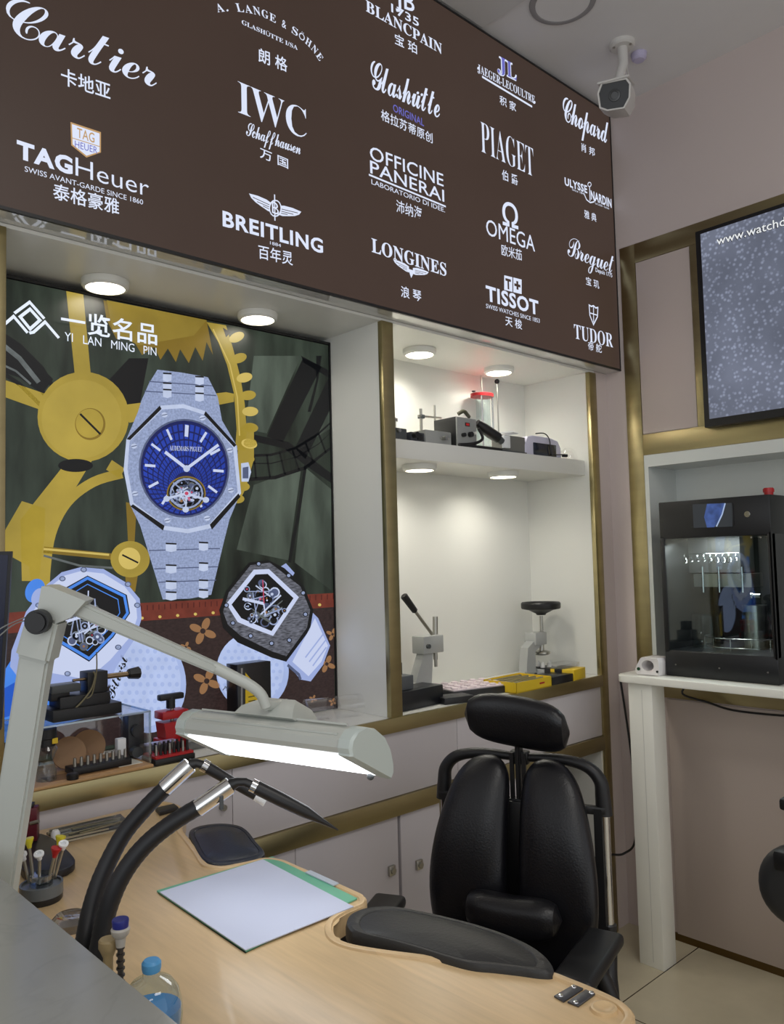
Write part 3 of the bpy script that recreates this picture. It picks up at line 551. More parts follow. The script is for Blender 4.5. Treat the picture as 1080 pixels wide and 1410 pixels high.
dc, rx_, ry_ = K5((313, 523))[0], 58.5, 64
oc = K5((322, 640))[0]
for i in range(44):
    a0 = 2*math.pi*i/44; a1 = a0+2*math.pi/44*.72
    for rr in range(6):
        def pt(a, f):
            ex, ey = dc[0]+rx_*math.cos(a), dc[1]+ry_*math.sin(a); return (oc[0]+(ex-oc[0])*f, oc[1]+(ey-oc[1])*f)
        f0 = .30+rr*.115; f1 = f0+.092
        q.poly([pt(a0, f0), pt(a1, f0), pt(a1, f1), pt(a0, f1)], BLUE, 18)
for i in range(12):
    if i == 6: continue
    a = math.radians(i*30-90+4); c_, s_ = math.cos(a), math.sin(a)
    q.line([(dc[0]+rx_*.93*c_, dc[1]+ry_*.93*s_), (dc[0]+rx_*.68*c_, dc[1]+ry_*.68*s_)], 5.5 if i == 0 else 3.6, WHT, 19)
q.ell(oc, 27, 24, GOLD2, 20); q.ell(oc, 25, 22, INK, 21); skeleton(oc, 19, 17, 3, 22)
q.line([(oc[0]+22*math.cos(a/18*6.283), oc[1]+20*math.sin(a/18*6.283)) for a in range(18)], 2.6, SILV, 25, True); q.line(K5((225, 665), (322, 640), (415, 670)), 3.4, SILVL, 26); q.line(K5((322, 640), (318, 720)), 2.4, SILVL, 26); q.line(K5((260, 590), (322, 640)), 2, SILV, 26)
for c in ((230, 665), (412, 670), (318, 715)): q.ell(K5(c)[0], 4.4, 4, SILVL, 27)
q.ell(oc, 4.5, 4.2, SILVL, 27); q.ell(oc, 2.6, 2.4, PINK, 28)
hb = K5((322, 525))[0]
q.line([hb, K5((222, 448))[0]], 4.6, WHT, 28); q.line([hb, K5((470, 415))[0]], 4.2, WHT, 28); q.ell(hb, 4.6, 4.6, SILVL, 29)
q.text(SERIF('AUDEMARS PIGUET'), K5((245, 440))[0], K5((395, 446))[0], K5((250, 418))[0], WHT, -0.004, 20)
q.done('printed_picture', poster)
q = Ink('Y', YP-0.009, 0.0002); PW = em('poster_logo_white', (232, 240, 255), 1.0)
def K8(*P): return [(x*.1418, 270+y*.1418) for x, y in P]
q.line(K8((140, 1138), (288, 1030), (430, 1190)), 4, PW); q.line(K8((24, 1262), (132, 1168), (268, 1328)), 4, PW); q.line(K8((285, 1330), (325, 1322), (438, 1222), (572, 1378)), 4, PW); q.line(K8((292, 1098), (388, 1205), (292, 1290), (196, 1172)), 4.2, PW, 1, True)
q.text('一览名品', (84, 455), (216.5, 476), (121, 430), PW, 0.014); q.text('YI   LAN   MING   PIN', (89, 469), (215.5, 490), (89, 457), PW, 0.0)
q.done('poster_lettering', poster)

# ------------------------------------------------------------------ wall screen on the right
tv = thing('wall_screen', (RX-0.03, 0.9, 1.976), 'black framed wall screen showing a grey blue bubble video, on the right wall', 'television')
y0, y1, z0, z1 = 0.1, 1.417, 1.977, 2.738
MB().b2((RX-0.045, y0, z0), (RX-0.007, y1, z1), bev=0.003).done('casing', BLACK_PL, tv)
def screen_mat():
    mt = em('screen_bubbles', (118, 124, 142), 0.85, rough=0.2); nt = mt.node_tree; b = nt.nodes['Principled BSDF']
    tc = [n for n in nt.nodes if n.type == 'TEX_COORD'][0]
    v = nt.nodes.new('ShaderNodeTexVoronoi'); v.inputs['Scale'].default_value = 62; nt.links.new(tc.outputs['Object'], v.inputs[0])
    r = nt.nodes.new('ShaderNodeMapRange'); r.inputs[1].default_value = 0.08; r.inputs[2].default_value = 0.45; r.inputs[3].default_value = 1.75; r.inputs[4].default_value = 0.86; nt.links.new(v.outputs['Distance'], r.inputs[0])
    n = nt.nodes.new('ShaderNodeTexNoise'); n.inputs['Scale'].default_value = 4; n.inputs['Detail'].default_value = 6; nt.links.new(tc.outputs['Object'], n.inputs[0])
    r2 = nt.nodes.new('ShaderNodeMapRange'); r2.inputs[1].default_value = 0.3; r2.inputs[2].default_value = 0.7; r2.inputs[3].default_value = 0.7; r2.inputs[4].default_value = 1.25; nt.links.new(n.outputs[0], r2.inputs[0])
    mu = nt.nodes.new('ShaderNodeMath'); mu.operation = 'MULTIPLY'; nt.links.new(r.outputs[0], mu.inputs[0]); nt.links.new(r2.outputs[0], mu.inputs[1])
    m3 = nt.nodes.new('ShaderNodeMath'); m3.operation = 'MULTIPLY'; m3.inputs[1].default_value = 0.85; nt.links.new(mu.outputs[0], m3.inputs[0]); nt.links.new(m3.outputs[0], b.inputs['Emission Strength']); return mt
MB().b2((RX-0.0465, y0+0.03, z0+0.03), (RX-0.0445, y1-0.022, z1-0.016)).done('display', screen_mat(), tv)
q = Ink('X', RX-0.0470, 0.0003); q.text('www.watchd', (987.5, 337.5), (1082, 310), (1076, 300), INK, 0.05, 1); q.text('www.watchd', (987.5, 337.5), (1082, 310), (1076, 300), em('caption_white', (235, 238, 240), 0.95), 0.008, 2); q.done('caption', tv)
# ------------------------------------------------------------------ security camera and fittings on the ceiling
cc = onZ((857, 60), ZTOP); cct = thing('security_camera', (cc.x, cc.y, ZTOP-0.25), 'white bullet security camera hanging from the ceiling above the sign corner', 'security camera')
b = MB(); b.lathe((cc.x, cc.y, ZTOP-0.018), [(0.0, 0), (0.04, 0), (0.047, 0.006), (0.048, 0.018)], 28); b.done('mount_plate', mat('camera_white', (216, 214, 210), 0.4), cct)
for a in (0.5, 2.6, 4.7): MB().cyl((cc.x+0.034*math.cos(a), cc.y+0.034*math.sin(a), ZTOP-0.021), (cc.x+0.034*math.cos(a), cc.y+0.034*math.sin(a), ZTOP-0.016), 0.005, n=10).done('screw', STEEL, cct)
CW = MATS['camera_white']
fdir = Vector((-0.87, -0.37, -0.30)).normalized(); side = fdir.cross(Vector((0, 0, 1))).normalized(); upv = side.cross(fdir)
fc = dep((847, 132), 2.86); bodyc = fc-fdir*0.10
MB().tube([(cc.x, cc.y, ZTOP-0.016), (cc.x+0.002, cc.y, ZTOP-0.08), (bodyc.x+0.01, bodyc.y+0.01, bodyc.z+0.065), (bodyc.x+0.008, bodyc.y+0.008, bodyc.z+0.04)], [0.019, 0.018, 0.017, 0.017], n=16).done('arm', CW, cct)
def hexring(c, s):
    P = [(-.058, .026), (-.046, .046), (.042, .05), (.058, .02), (.055, -.03), (.03, -.045), (-.03, -.05), (-.052, -.02)]
    return [c+side*(x*s)+upv*(y*s) for x, y in P]
b = MB(); b.loft([hexring(fc+fdir*0.012, 1.0), hexring(fc+fdir*0.012, 0.9), hexring(fc-fdir*0.004, 0.88)], cap=False); b.loft([hexring(fc+fdir*0.012, 1.0), hexring(fc-fdir*0.10, 1.0), hexring(fc-fdir*0.17, 0.92), hexring(fc-fdir*0.18, 0.6), hexring(fc-fdir*0.181, 0.01)], cap=False); bd = b.done('body', CW, cct)
MB().loft([hexring(fc+fdir*0.009, 0.885), hexring(fc+fdir*0.002, 0.885)]).done('front_glass', mat('dark_glass', (30, 31, 32), 0.3), bd)
b = MB(); b.lathe(fc+fdir*0.0095, [(0.0, 0.001), (0.012, 0.001), (0.013, 0.003), (0.02, 0.002), (0.021, 0)], 24, axis=fdir); b.done('lens', mat('lens_grey', (62, 63, 64), 0.25), bd)
b = MB(); b.bar(fc+fdir*0.02+upv*0.05, fc-fdir*0.16+upv*0.054, 0.11, 0.006, up=upv, bev=0.002); b.done('visor', CW, bd)
MB().tube([(cc.x+0.02, cc.y, ZTOP-0.014), (cc.x+0.045, cc.y+0.01, ZTOP-0.06), (cc.x+0.04, cc.y+0.01, ZTOP-0.12), bodyc+Vector((0.03, 0.03, 0.03))], 0.003, n=8, sub=6).done('cable', CW, cct)
p = onZ((880, 74), ZTOP); sd = tag(MB().lathe((p.x, p.y, ZTOP-0.028), [(0, 0), (0.02, 0.001), (0.027, 0.008), (0.03, 0.0275)], 30).done('ceiling_junction_box', mat('lavender_plastic', (196, 190, 220), 0.35)), 'small lavender dome on the ceiling behind the security camera', 'ceiling box')
p = onZ((775, 3), ZTOP); sp = thing('ceiling_speaker', (p.x, p.y, ZTOP-0.008), 'round grey rimmed ceiling speaker set flush above the signboard', 'speaker')
MB().lathe((p.x, p.y, ZTOP-0.0085), [(0.092, 0.008), (0.094, 0.002), (0.104, 0), (0.112, 0.003), (0.114, 0.008)], 48, close=False).done('rim', mat('grey_rim', (150, 148, 150), 0.6), sp)
MB().lathe((p.x, p.y, ZTOP-0.005), [(0, 0), (0.093, 0), (0.093, 0.004), (0, 0.004)], 48, close=False).done('grille', CEIL, sp)

# ------------------------------------------------------------------ white table and cleaning machine at the right wall
tbl = thing('side_table', (2.85, 1.2, 0), 'narrow white table carrying the black cleaning machine at the right wall', 'table')
TW = mat('table_white', (242, 242, 234), 0.35, noise=0.015)
pts = [(RX-0.003, 1.70)]
c0 = onZ((882, 925), 1.035); xf = 2.715; yl = 1.70
poly = [(RX-0.004, 0.35), (RX-0.004, yl)] + [(xf+0.035+0.035*math.cos(a), yl-0.035+0.035*math.sin(a)) for a in [math.pi/2+i*math.pi/12 for i in range(7)]] + [(xf, 0.35)]
MB().prism(poly, 1.024, 1.0515, bev=0.003).done('tabletop', TW, tbl)
for ya, yb in ((1.562, 1.659), (0.74, 0.835)):
    l = MB().b2((2.735, ya, 0), (2.826, yb, 1.0235), bev=0.002).done('leg', TW, tbl); MB().b2((2.7345, ya+0.04, 0.02), (2.7352, ya+0.042, 1.0)).done('seam', mat('seam_grey', (206, 206, 200), 0.6), l)
mc = thing('cleaning_machine', (2.98, 1.33, 1.052), 'tall black cabinet cleaning machine with glass front and touch screen, on the white table', 'machine')
MX0, MX1, MY0, MY1, MZ0, MZ1 = 2.80, 3.19, 1.128, 1.538, 1.0525, 1.695
MBK = mat('machine_black', (22, 23, 25), 0.38)
WZ0, WZ1, WY0, WY1 = onX((925, 895), MX0).z, onX((920, 742), MX0).z, onX((1062, 850), MX0).y, onX((918, 800), MX0).y
b = MB(); b.b2((MX0, MY0, MZ0), (MX1, MY1, WZ0), bev=0.004); b.b2((MX0, MY0, WZ1), (MX1, MY1, MZ1), bev=0.004); b.b2((MX0, WY1, WZ0-0.01), (MX1, MY1, WZ1+0.01), bev=0.003)
b.b2((MX1-0.02, MY0, WZ0-0.01), (MX1, MY1, WZ1+0.01)); b.b2((MX0, MY0, WZ0-0.01), (MX0+0.03, WY0, WZ1+0.01), bev=0.004); b.b2((MX1-0.06, MY0, WZ0-0.01), (MX1, MY0+0.02, WZ1+0.01)); b.b2((MX0, MY0, WZ0-.01), (MX1, MY0+0.008, WZ1+.01)); b.done('housing', MBK, mc)
def mx_(p, dx=0.0): v = onX(p, MX0); v.x += dx; return v
MB().b2((MX0+0.003, WY0-0.004, WZ0-0.004), (MX0+0.007, WY1+0.004, WZ1+0.004)).done('window_pane', GLASS, mc)
s0, s1 = mx_((952, 726)), mx_((1010, 693)); tsc = MB().b2((MX0-0.004, s1.y, s0.z), (MX0+0.002, s0.y, s1.z), bev=0.001).done('touch_screen', BLACK_PL, mc)
q = Ink('X', MX0-0.0045, 0.0003); q.poly([(954, 694.5), (1008, 692.5), (1009, 725), (955.5, 727)], em('screen_dim', (52, 56, 60), 0.8), 0); q.poly([(974, 693.8), (999, 692.8), (996, 705), (990, 717), (984, 726), (974, 726.4), (970, 712)], em('screen_blue', (66, 90, 150), 0.75, 0.4, 40), 1); q.line([(999, 693), (995, 708), (987, 725)], 1.8, em('screen_pale', (170, 190, 225), 0.9), 2); q.done('display', tsc)
p = mx_((1030, 708)); MB().cyl((MX0-0.006, p.y, p.z), (MX0+0.002, p.y, p.z), 0.0105, n=24, bev=0.001).done('power_button', CHROME, mc)
p = mx_((1049, 681)); b = MB(); b.cyl((MX0+0.06, p.y, MZ1-0.001), (MX0+0.06, p.y, MZ1+0.016), 0.015, n=24); b.cyl((MX0+0.06, p.y, MZ1+0.008), (MX0+0.06, p.y, MZ1+0.026), 0.0185, n=24, bev=0.003); b.done('emergency_button', RED_PL, mc)
for px in ((931, 915), (991, 920), (1058, 926), (1035, 740), (1048, 740)): p = mx_(px); MB().cyl((MX0-0.002, p.y, p.z), (MX0+0.001, p.y, p.z), 0.003, n=10).done('screw', STEEL, mc)
CREAM = mat('cream_panel', (176, 172, 160), 0.5)
mdx = (MX0+MX1)/2
def iy(px, x=None): return onX(px, x or MX0+0.2)
b = MB(); a1, a2 = iy((923, 770)), iy((932, 880)); b.b2((MX0+0.19, a2.y, WZ0), (MX0+0.21, a1.y, WZ1)); a1, a2 = iy((938, 770)), iy((947, 880)); b.b2((MX0+0.19, a2.y, WZ0), (MX0+0.21, a1.y, WZ1)); b.done('guide_rail', CREAM, mc)
a1, a2 = iy((946, 745)), iy((1024, 788)); MB().b2((MX0+0.18, a2.y, a2.z), (MX0+0.30, a1.y, WZ1+0.01)).done('motor_cover', mat('dark_grey_panel', (58, 58, 58), 0.5), mc)
a1, a2 = iy((962, 790)), iy((1042, 808)); MB().b2((MX0+0.16, a2.y, a2.z), (MX0+0.26, a1.y, a1.z)).done('carriage', STEEL, mc)
for u in (976, 998, 1030): a1, a2 = iy((u, 780)), iy((u+2, 815)); MB().cyl((MX0+0.15, a1.y, a2.z), (MX0+0.15, a1.y, a1.z), 0.005, n=12).done('guide_rod', CHROME, mc)
a = iy((1045, 860)); MB().cyl((MX0+0.2, a.y+0.01, WZ0), (MX0+0.2, a.y+0.01, iy((1040, 833)).z), 0.042, n=32).done('steel_tank', STEEL, mc)
a = iy((983, 870)); b = MB(); b.lathe((MX0+0.15, a.y, WZ0+0.002), [(0.055, 0.12), (0.056, 0.0), (0, 0.0)], 36, close=False); b.done('glass_beaker', GLASS, mc)
a = iy((983, 768)); b = MB()
for i in range(9):
    y = iy((953+i*8.7, 766)).y; R_ = 0.019 if i in (0, 5, 6, 7) else 0.013
    b.tube([(MX0+0.14+0.6*R_*math.cos(t_*.5236), y+0.005*math.sin(t_*1.047), a.z+R_*math.sin(t_*.5236)) for t_ in range(13)], 0.0014, n=6)
b.tube([(MX0+0.14, iy((950, 766)).y, a.z+0.016), (MX0+0.14, iy((1028, 766)).y, a.z+0.016)], 0.0012, n=6); b.done('bright_loops', mat('bright_wire', (235, 235, 235), 0.15, 1.0), mc)  # bright loops in the machine glass, built as a row of wire rings
b = MB(); zr = WZ0+0.045; a1, a2 = iy((955, 875), MX0+.06).y, iy((1060, 875), MX0+.06).y; ym, hw = (a1+a2)/2, (a1-a2)/2
for zz in (zr, WZ0+0.012): b.tube([(MX0+0.16-0.10*math.cos(t_*math.pi/12), ym+hw*math.sin(t_*math.pi/12), zz) for t_ in range(-7, 8)], 0.0022, n=8)
for t_ in range(-6, 7, 2): b.cyl((MX0+0.16-0.10*math.cos(t_*math.pi/12), ym+hw*math.sin(t_*math.pi/12), WZ0+0.001), (MX0+0.16-0.10*math.cos(t_*math.pi/12), ym+hw*math.sin(t_*math.pi/12), zr), 0.002, n=8)
b.done('wire_rack', CHROME, mc)
a = iy((1038, 820), MX0+0.1); b = MB(); b.cyl((MX0+0.1, a.y, a.z), (MX0+0.1, a.y-0.025, a.z), 0.008, n=14); b.cyl((MX0+0.1, a.y+0.008, a.z), (MX0+0.1, a.y, a.z), 0.011, n=14); b.done('clamp_knob', CHROME, mc)
area('machine_fill', (MX0+.1, (MY0+MY1)/2, WZ1-.006), (MX0+.16, (MY0+MY1)/2, WZ0), .25, .1, 2.2)  # added fill to brighten the machine interior, not a lamp of the machine
# white demagnetiser with a through hole
p = onZ((900, 922), 1.0525); dx = 2.80; p = onX((899, 912), dx)
dm = thing('demagnetizer', (2.80, p.y, 1.052), 'small white block with a round through hole, left of the black machine', 'tool')
def ringpts(x, P): return [Vector((x, p.y+y, 1.0525+z)) for y, z in P]
out = [(-.045, 0), (-.048, .012), (-.048, .05), (-.043, .064), (.022, .066), (.03, .06), (.052, .02), (.048, .006), (.044, 0), (0, 0)]
n = 40
def res(P, n):
    L = [0]; Q = P+[P[0]]
    for a, b_ in zip(Q, Q[1:]): L.append(L[-1]+math.dist(a, b_))
    o_ = []
    for i in range(n):
        d = L[-1]*i/n
        for k_ in range(len(P)):
            if L[k_+1] >= d: t_ = (d-L[k_])/(L[k_+1]-L[k_]); o_.append((Q[k_][0]*(1-t_)+Q[k_+1][0]*t_, Q[k_][1]*(1-t_)+Q[k_+1][1]*t_)); break
    return o_
o1 = res(out, n); cy, cz = 0.0, 0.035
inn = []
for y, z in o1:
    a = math.atan2(z-cz, y-cy); inn.append((cy+0.025*math.cos(a), cz+0.02*math.sin(a)))
b = MB(); sc_ = lambda P, s: [(cy+(y-cy)*s, cz+(z-cz)*s) for y, z in P]
b.loft([ringpts(2.845, inn), ringpts(2.763, inn), ringpts(2.760, sc_(o1, .97)), ringpts(2.763, o1), ringpts(2.842, o1), ringpts(2.845, sc_(o1, .97)), ringpts(2.845, inn)], cap=False); b.done('body', mat('ivory_plastic', (228, 224, 224), 0.35), dm)
MB().cyl((2.7615, p.y+0.036, 1.0525+0.021), (2.757, p.y+0.036, 1.0525+0.021), 0.006, n=16).done('green_button', mat('green_plastic', (24, 70, 40), 0.3), dm)
MB().cyl((2.7615, p.y-0.04, 1.0525+0.016), (2.758, p.y-0.04, 1.0525+0.016), 0.0045, n=12).done('dark_button', BLACK_PL, dm)
cbp = [onX((940, 955), 2.9), onX((975, 967), 2.95), onX((1010, 978), RX-0.02), onX((1074, 985), RX-0.02), onX((1110, 985), RX-0.02)]
tag(MB().tube([Vector((2.93, 1.50, 1.0235))]+cbp, 0.004, n=8, sub=6).done('power_cable', BLACK_PL), 'black cable hanging under the white table against the wall', 'cable')
cb2 = [onX((868, 1120), 2.90)+Vector((0, .05, 0)), onX((876, 1150), 2.93), onX((860, 1175), 2.90), Vector((2.80, 1.83, 0.33)), Vector((2.60, 1.80, 0.36)), Vector((2.5, 1.9, 0.30))]
tag(MB().tube([Vector((2.975, 1.84, 1.0)), Vector((2.975, 1.80, 0.65))]+cb2[1:], 0.0045, n=8, sub=8).done('power_cable', BLACK_PL), 'black cable looping from the wall corner to the open cabinet bay', 'cable')

# ------------------------------------------------------------------ instruments on the alcove shelf (top at 1.897)
ZH = 1.8972
def hx(px, y): return onY(px, y)
def bxp(p0, p1, y0, depth, name, mt, par=None, bev=0.003, zb=ZH):
    """box whose front face spans image corners p0 (left, top) .. p1 (right, any) on plane Y = y0"""
    a, c_ = hx(p0, y0), hx(p1, y0); return MB().b2((a.x, y0, zb), (c_.x, y0+depth, a.z), bev=bev).done(name, mt, par)
DG = mat('dark_grey_tool', (74, 78, 80), 0.4)
a = hx((552, 592), 1.93); t0 = thing('clamp_block', (a.x, 1.95, ZH), 'small grey clamp block with side knob at the left end of the shelf', 'tool')
bxp((541.5, 588), (561, 606), 1.925, 0.07, 'body', DG, t0); p = hx((549, 593), 1.92); MB().cyl((p.x, 1.926, p.z), (p.x, 1.912, p.z), 0.006, n=14).done('knob', STEEL, t0)
p, p2 = hx((543.5, 578), 1.96), hx((543.5, 590), 1.96); b = MB(); b.cyl((p.x+0.002, 1.96, p2.z-0.002), (p.x+0.002, 1.96, p.z), 0.004, n=12); b.box((p.x+0.003, 1.96, p.z), (0.016, 0.012, 0.012), bev=0.002); b.done('post', STEEL, t0)
t0 = thing('bench_motor', (hx((575, 600), 1.92).x, 1.95, ZH), 'dark grey bench motor with a lens knob, beside the clamp block', 'tool')
bxp((566, 594), (585, 607), 1.92, 0.09, 'body', mat('dark_motor', (50, 54, 62), 0.4), t0); p = hx((579, 602), 1.918); b = MB(); b.box((p.x, 1.918, p.z), (0.024, 0.006, 0.02), bev=0.002); b.cyl((p.x-0.03, 1.919, p.z+.004), (p.x-0.03, 1.90, p.z+.004), 0.010, n=18); b.done('knob', BLACK_PL, t0)
t0 = thing('rod_stand', (hx((580, 590), 2.08).x, 2.08, ZH), 'thin steel rod stand with a cross bar, behind the grey box', 'stand')
p, p2 = hx((579.5, 563), 2.08), hx((579.5, 595), 2.08); MB().cyl((p.x, 2.08, ZH), (p.x, 2.08, p.z), 0.0055, n=14).done('post', STEEL, t0); MB().box((p.x, 2.08, ZH+0.004), (0.08, 0.07, 0.008), bev=0.002).done('base', GREYMETAL, t0)
a, c_ = hx((574, 573), 2.08), hx((605, 566), 2.08); MB().cyl((a.x, 2.072, a.z), (c_.x, 2.072, a.z+.004), 0.004, n=12).done('cross_bar', STEEL, t0); c2 = hx((598.5, 558), 2.07); MB().cyl((c2.x, 2.07, c2.z), (c2.x, 2.07, ZH+0.03), 0.004, n=12).done('rod', STEEL, t0); MB().box((p.x, 2.078, a.z), (0.02, 0.02, 0.014), bev=0.002).done('clamp', DG, t0)
t0 = thing('control_box', (hx((604, 600), 1.925).x, 1.96, ZH), 'low grey metal control box with a silver knob, left of the soldering station', 'instrument')
bxp((586, 591), (622, 610), 1.925, 0.10, 'body', GREYMETAL, t0); p = hx((611, 603.5), 1.92); b = MB(); b.cyl((p.x, 1.926, p.z), (p.x, 1.905, p.z), 0.007, n=18); b.cyl((p.x-.012, 1.926, p.z), (p.x+.02, 1.915, p.z), 0.004, n=10); b.done('knob', STEEL, t0)
t0 = thing('hot_air_station', (hx((642, 600), 1.91).x, 1.98, ZH), 'black and grey hot air soldering station with a red digital display', 'instrument')
bxp((628, 573), (657, 613), 1.912, 0.11, 'case', mat('station_black', (30, 31, 32), 0.45), t0); a, c_ = hx((628.5, 573.6), 1.908), hx((656.5, 613), 1.908); fp = MB().b2((a.x, 1.906, ZH+0.002), (c_.x, 1.912, a.z), bev=0.0015).done('front_panel', GREYMETAL, t0)
p = hx((644, 584.5), 1.905); MB().box((p.x, 1.9055, p.z), (0.024, 0.002, 0.013)).done('display_window', BLACK_PL, fp); MB().box((p.x, 1.9042, p.z), (0.016, 0.001, 0.008)).done('digits', em('red_led', (150, 30, 30), 1.0), fp)
for px, r_ in (((637.5, 599), .007), ((647, 598.5), .0095), ((652.5, 597), .006)): p = hx(px, 1.905); MB().cyl((p.x, 1.907, p.z), (p.x, 1.893, p.z), r_, n=18).done('knob', BLACK_PL if px[0] < 650 else WHITE_LAM, fp)
a = hx((631, 572), 1.95); MB().tube([(a.x, 1.95, a.z+.005), (a.x+0.02, 1.94, a.z+0.016), (a.x+0.05, 1.95, a.z+0.008), (a.x+0.07, 1.96, a.z+0.004)], 0.007, sub=6).done('hose', mat('olive_hose', (84, 82, 62), 0.5), t0)
t0 = thing('hot_air_gun', (hx((675, 600), 1.92).x, 1.92, ZH), 'black hot air gun handle lying against the soldering station', 'tool')
P = [hx((657, 582), 1.935), hx((664, 588), 1.93), hx((675, 596), 1.925), hx((686, 603), 1.92)]; MB().tube(P, [0.013, 0.019, 0.021, 0.02], n=16).done('grip', BLACK_PL, t0); MB().tube([P[-1], P[-1]+Vector((0.022, 0, -0.012))], [0.014, 0.013], n=14).done('nozzle', DG, t0)
P = [hx(x, 1.903) for x in ((658, 590), (664, 604), (652, 611), (632, 614), (640, 617), (668, 619), (690, 620))]; MB().tube([(v.x, 1.9, max(v.z, ZH+0.006)) for v in P], 0.0055, n=8, sub=6).done('cable', BLACK_PL, t0)
t0 = thing('pressure_tester', (hx((664, 590), 2.11).x, 2.11, ZH), 'clear glass pressure tester with red top plate and a ball ended lever', 'instrument')
yt = 2.135; p = hx((664, 545), yt); a, c_ = hx((645, 545), yt), hx((681.5, 545), yt); hw = 18*(p-CAM).dot(FW)/FPX; xc = p.x
MB().lathe((xc, yt, ZH), [(0, 0), (0.05, 0), (0.05, 0.015), (0, 0.015)], 30).done('base', DG, t0)
MB().lathe((xc, yt, p.z-0.006), [(0, 0), (hw, 0), (hw, 0.012), (0.0, 0.014)], 36, sy=0.8).done('top_plate', RED_PL, t0)
MB().lathe((xc+0.004, yt, ZH+0.014), [(0.029, 0.0), (0.029, p.z-0.006-ZH-0.014)], 36, close=False).done('glass_cylinder', GLASS, t0)
b = MB(); 
for dx in (-.032, .034): b.cyl((xc+dx, yt-0.025, ZH+0.01), (xc+dx, yt-0.025, p.z), 0.004, n=12)
b.done('pillar', CHROME, t0); p3 = hx((663, 517), yt); MB().cyl((p3.x, yt, p.z), (p3.x, yt, p3.z), 0.0035, n=12).done('plunger', STEEL, t0)
p4 = hx((679.5, 526.5), yt); MB().cyl((p4.x, yt-0.02, ZH+0.03), (p4.x, yt-0.02, p4.z), 0.003, n=10).done('lever_rod', STEEL, t0); MB().ball((p4.x, yt-0.02, p4.z), 0.0105).done('lever_ball', BLACK_PL, t0)
p5 = hx((652.5, 539.5), yt-.02); MB().cyl((p5.x, yt-.02, p.z+.004), (p5.x, yt-.02, p5.z+0.004), 0.009, n=16, bev=.002).done('knob', BLACK_PL, t0)
t0 = thing('test_box', (hx((708, 612), 1.93).x, 1.97, ZH), 'dark grey test box with a white cup hanging on its front', 'instrument')
bxp((692, 598), (724, 624), 1.925, 0.055, 'body', mat('box_grey', (112, 112, 108), 0.45), t0); bxp((690, 619), (726, 626), 1.915, 0.07, 'foot_plate', DG, t0, bev=0.001)
a, c_ = hx((693, 599), 1.915), hx((703, 622), 1.915); MB().b2((a.x, 1.912, max(c_.z+.012, ZH+.012)), (c_.x, 1.924, a.z), bev=0.003).done('white_cup', mat('white_plastic', (232, 234, 236), 0.3), t0); a = hx((700, 597), 1.95); MB().box((a.x+.01, 1.95, a.z+0.003), (0.055, 0.05, 0.005), rz=.3).done('lid_flap', MATS['white_plastic'], t0)
t0 = thing('timing_tester', (hx((747, 612), 1.93).x, 1.97, ZH), 'rounded lavender white tester with a dark window at the right end of the shelf', 'instrument')
a, c_ = hx((722, 598), 1.925), hx((771, 628), 1.925); w_ = c_.x-a.x; h_ = a.z-ZH
prof = [(0.0, 0), (0.006, .5), (0.1, .92), (0.22, 1.0), (0.72, 1.0), (0.92, .9), (1.0, .55), (1.0, 0)]
b = MB(); b.loft([[Vector((a.x+u*w_+ins, y, ZH+v*(h_-ins))) for u, v in prof] for y, ins in ((1.922, .004), (1.925, 0), (2.04, 0), (2.05, .01))]); b.done('body', mat('lavender_white', (206, 204, 222), 0.3), t0)
a, c_ = hx((734.5, 609), 1.921), hx((766, 627), 1.921); MB().b2((a.x, 1.918, ZH+.006), (c_.x, 1.923, a.z), bev=0.002).done('window', mat('smoked_window', (40, 44, 56), 0.1), t0)
P = [hx(x, 1.912) for x in ((738, 597), (750, 597), (757, 606), (759, 625), (765, 626), (775, 626))]; MB().tube(P, 0.0022, n=8, sub=6).done('cord', BLACK_PL, t0); p = hx((778, 627.5), 1.912); MB().box((p.x, 1.912, max(p.z, ZH+.0065)), (0.024, 0.014, 0.012), rz=-.2, bev=.003).done('plug', BLACK_PL, t0)
a = hx((785, 615), 1.96); tag(MB().lathe((a.x, 1.97, ZH), [(0.045, 0), (0.045, .02), (0.036, .045), (0.014, .06), (0, .062)], 28, close=False).done('plastic_cover', ACRYL), 'clear plastic dome cover at the far right of the shelf', 'cover')

# ------------------------------------------------------------------ tools on the worktop of the right alcove (top at 1.019)
ZC = 1.0195
def g(px, z=ZC): return onZ(px, z)
def fbox(pl, pr, h, depth, name, mt, par=None, bev=0.002, z=ZC):
    """box standing on z whose front bottom edge runs from image point pl to pr"""
    a, c_ = g(pl, z), g(pr, z); d = c_-a; L = d.length; rz = math.atan2(d.y, d.x); n_ = Vector((-math.sin(rz), math.cos(rz), 0)); c0 = (a+c_)/2+n_*depth/2
    return MB().box((c0.x, c0.y, z+h/2), (L, depth, h), rz=rz, bev=bev).done(name, mt, par)
t0 = tag(fbox((553, 981), (611, 968), 0.062, 0.095, 'tool_case', mat('case_black', (20, 22, 28), 0.35)), 'large black tool case lying behind the brass trim on the worktop', 'case')

